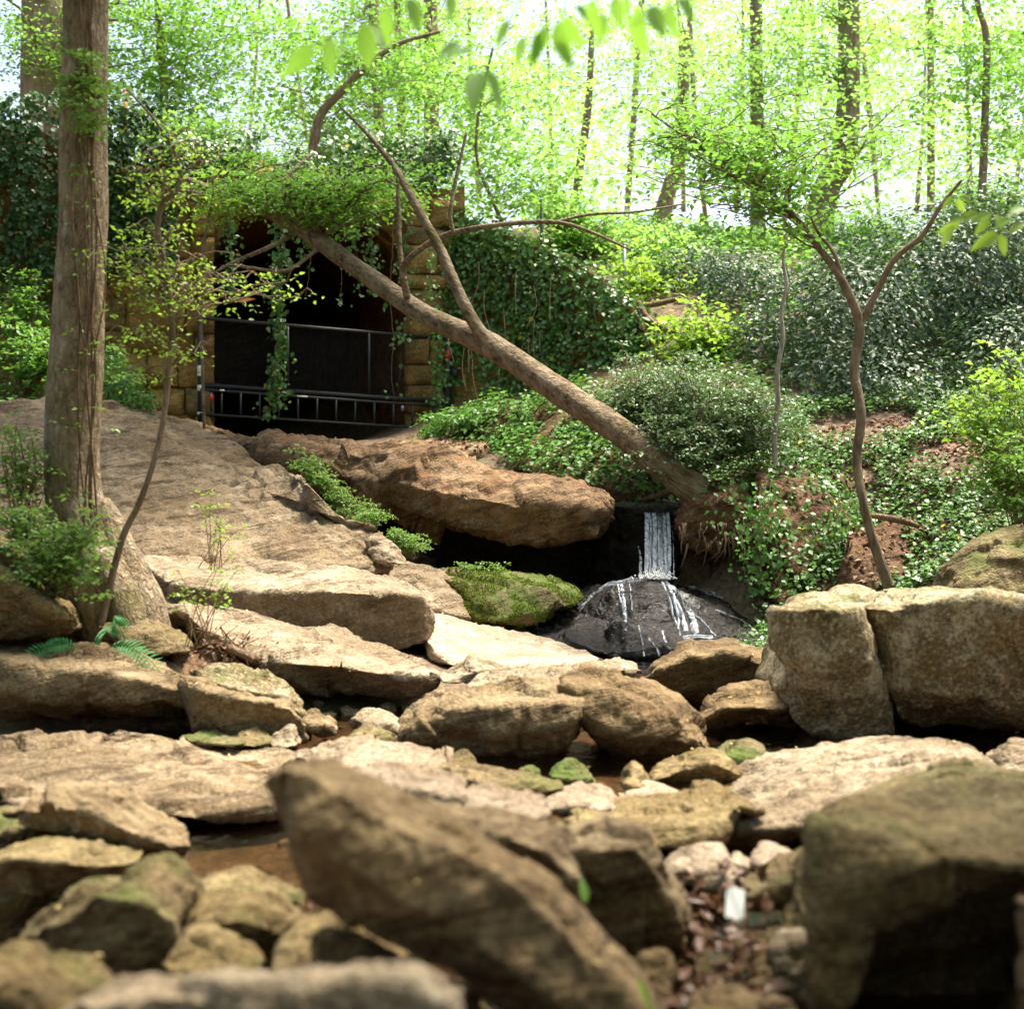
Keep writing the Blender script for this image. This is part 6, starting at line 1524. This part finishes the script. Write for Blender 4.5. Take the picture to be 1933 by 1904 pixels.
# driftwood and roots
def log(name, label, pts, w, d, bark='root', cat='log'):
    q = smooth_path(PA(pts), 20); o = mesh_obj(name, *tube(q, np.array(np.interp(np.linspace(0, 1, 20), np.linspace(0, 1, len(w)), w)) / FPX * d, 10, .12, 3), M[bark]); return tag(o, label, cat)
log('driftwood', 'pale broken stick lying under the tilted slab edge', [(400,1213,10.5),(430,1222,10.4),(462,1236,10.3),(478,1246,10.3)], [6,8,8,7], 10.4)
log('fallen_stick', 'mossy fallen stick on the leafy bank beside the forked tree', [(1640,972,15.6),(1700,982,15.4),(1735,994,15.3)], [5,7,4], 15.4)
log('exposed_root', 'thick pale root exposed in the red earth above the wing wall', [(1205,570,22.9),(1222,600,22.7),(1250,622,22.5),(1290,640,22.4)], [5,6,6,4], 22.6)
log('fallen_branch', 'red-brown broken branch lying on the bare red earth', [(1215,578,23.2),(1245,572,23.2),(1285,563,23.2)], [5,6,4], 23)
log('bark_slab', 'loose strip of red bark below the bare red earth', [(1228,606,22.6),(1255,622,22.5),(1290,632,22.4)], [6,8,5], 22.6)
log('lip_stick', 'short stick lodged at the lip beside the waterfall', [(1205,944,17.6),(1240,936,17.7),(1275,925,17.8)], [3,5,4], 17.6)
log('left_log', 'mossy dead log at the left edge behind the leafy shrub', [(-40,935,11.6),(20,930,11.5),(75,918,11.4)], [9,10,6], 11.5, 'bark')
# fence posts above the wing wall, marker on the wall
for (u, v0, v1, d, lab) in ((1022, 378, 425, 26, 'blue-grey fence post standing above the ivy wing wall'), (1178, 462, 545, 24.5, 'grey fence post among green shrubs right of the wing wall'), (858, 345, 395, 26, 'grey fence post nearest the tunnel above the wing wall')):
    r_ = thing('fence_post', lab, 'fence post', tuple(P(u, v1, d)), 'fence posts above the wing wall')
    mesh_obj('pole', *tube([P(u, v0, d), P(u, v1 + 40, d)], .03, 8), M['steel'], r_)
    mesh_obj('cap', *tube([P(u, v0 - 2, d), P(u, v0 + 1, d)], .036, 8), M['steel'], r_)
r_ = thing('marker_post', 'thin orange marker post on top of the wall by the left trunk', 'post', tuple(P(236, 300, 25.5)))
mesh_obj('pole', *tube([P(236, 172, 25.5), P(237, 300, 25.5)], .04, 8), M['orange'], r_)
mesh_obj('cap', *tube([P(236, 170, 25.5), P(236, 173, 25.5)], .045, 8), M['orange'], r_)

# loose gravel on the stream bed
rg = np.random.default_rng(55); tb = []
ico = np.array([[0,0,1],[.894,0,.447],[.276,.851,.447],[-.724,.526,.447],[-.724,-.526,.447],[.276,-.851,.447],[.724,.526,-.447],[-.276,.851,-.447],[-.894,0,-.447],[-.276,-.851,-.447],[.724,-.526,-.447],[0,0,-1]])
icf = np.array([[0,1,2],[0,2,3],[0,3,4],[0,4,5],[0,5,1],[1,6,2],[2,7,3],[3,8,4],[4,9,5],[5,10,1],[6,7,2],[7,8,3],[8,9,4],[9,10,5],[10,6,1],[11,7,6],[11,8,7],[11,9,8],[11,10,9],[11,6,10]])
for k in range(420):
    x, y = rg.uniform(-2.6, 2.8), rg.uniform(4.2, 11.5)
    z = float(ground_z([(x, y)])[0]); r_ = rg.uniform(.02, .075)
    V = ico * rg.uniform(.7, 1.25, (12, 1)) * np.array([1.2, 1, .7]) * r_; a = rg.uniform(0, 6.3); c, s_ = math.cos(a), math.sin(a)
    V = V @ np.array([[c, s_, 0], [-s_, c, 0], [0, 0, 1]]) + np.array([x, y, z + r_ * .35])
    tb.append((V, [icf]))
o = mesh_obj('stream_gravel', *join(tb), M['pink'], smooth=False); tag(o, 'small loose stones lying on the stream bed', 'gravel', kind='stuff')
# tangle of flood debris under the tilted slab
tw = thing('twig_tangle', 'tangle of dead twigs and leaves caught under the tilted slab', 'debris', tuple(P(420, 1245, 10.4)))
tb = []
for k in range(34):
    c = P(rg.normal(425, 26), rg.normal(1222, 14), 10.45 + rg.normal(0, .06)); d_ = unit(rg.normal(0, 1, 3) * [1, .4, .7]) * rg.uniform(.05, .16)
    tb.append(tube(smooth_path([c - d_, c + rg.normal(0, .02, 3), c + d_], 6), rg.uniform(.002, .006), 5))
mesh_obj('twigs', *join(tb), M['root'], tw)['kind'] = 'stuff'
pd = np.array([P(rg.normal(425, 30), rg.normal(1226, 14), 10.42 + rg.normal(0, .05)) for _ in range(140)])
mesh_obj('dead_leaves', *leaf_mesh(pd, unit(np.array([0, -.6, .8]) + rg.normal(0, .6, pd.shape)), rg.normal(0, 1, pd.shape), rg.uniform(.03, .07, len(pd)), .3, .4), M['dead'], tw)['kind'] = 'stuff'
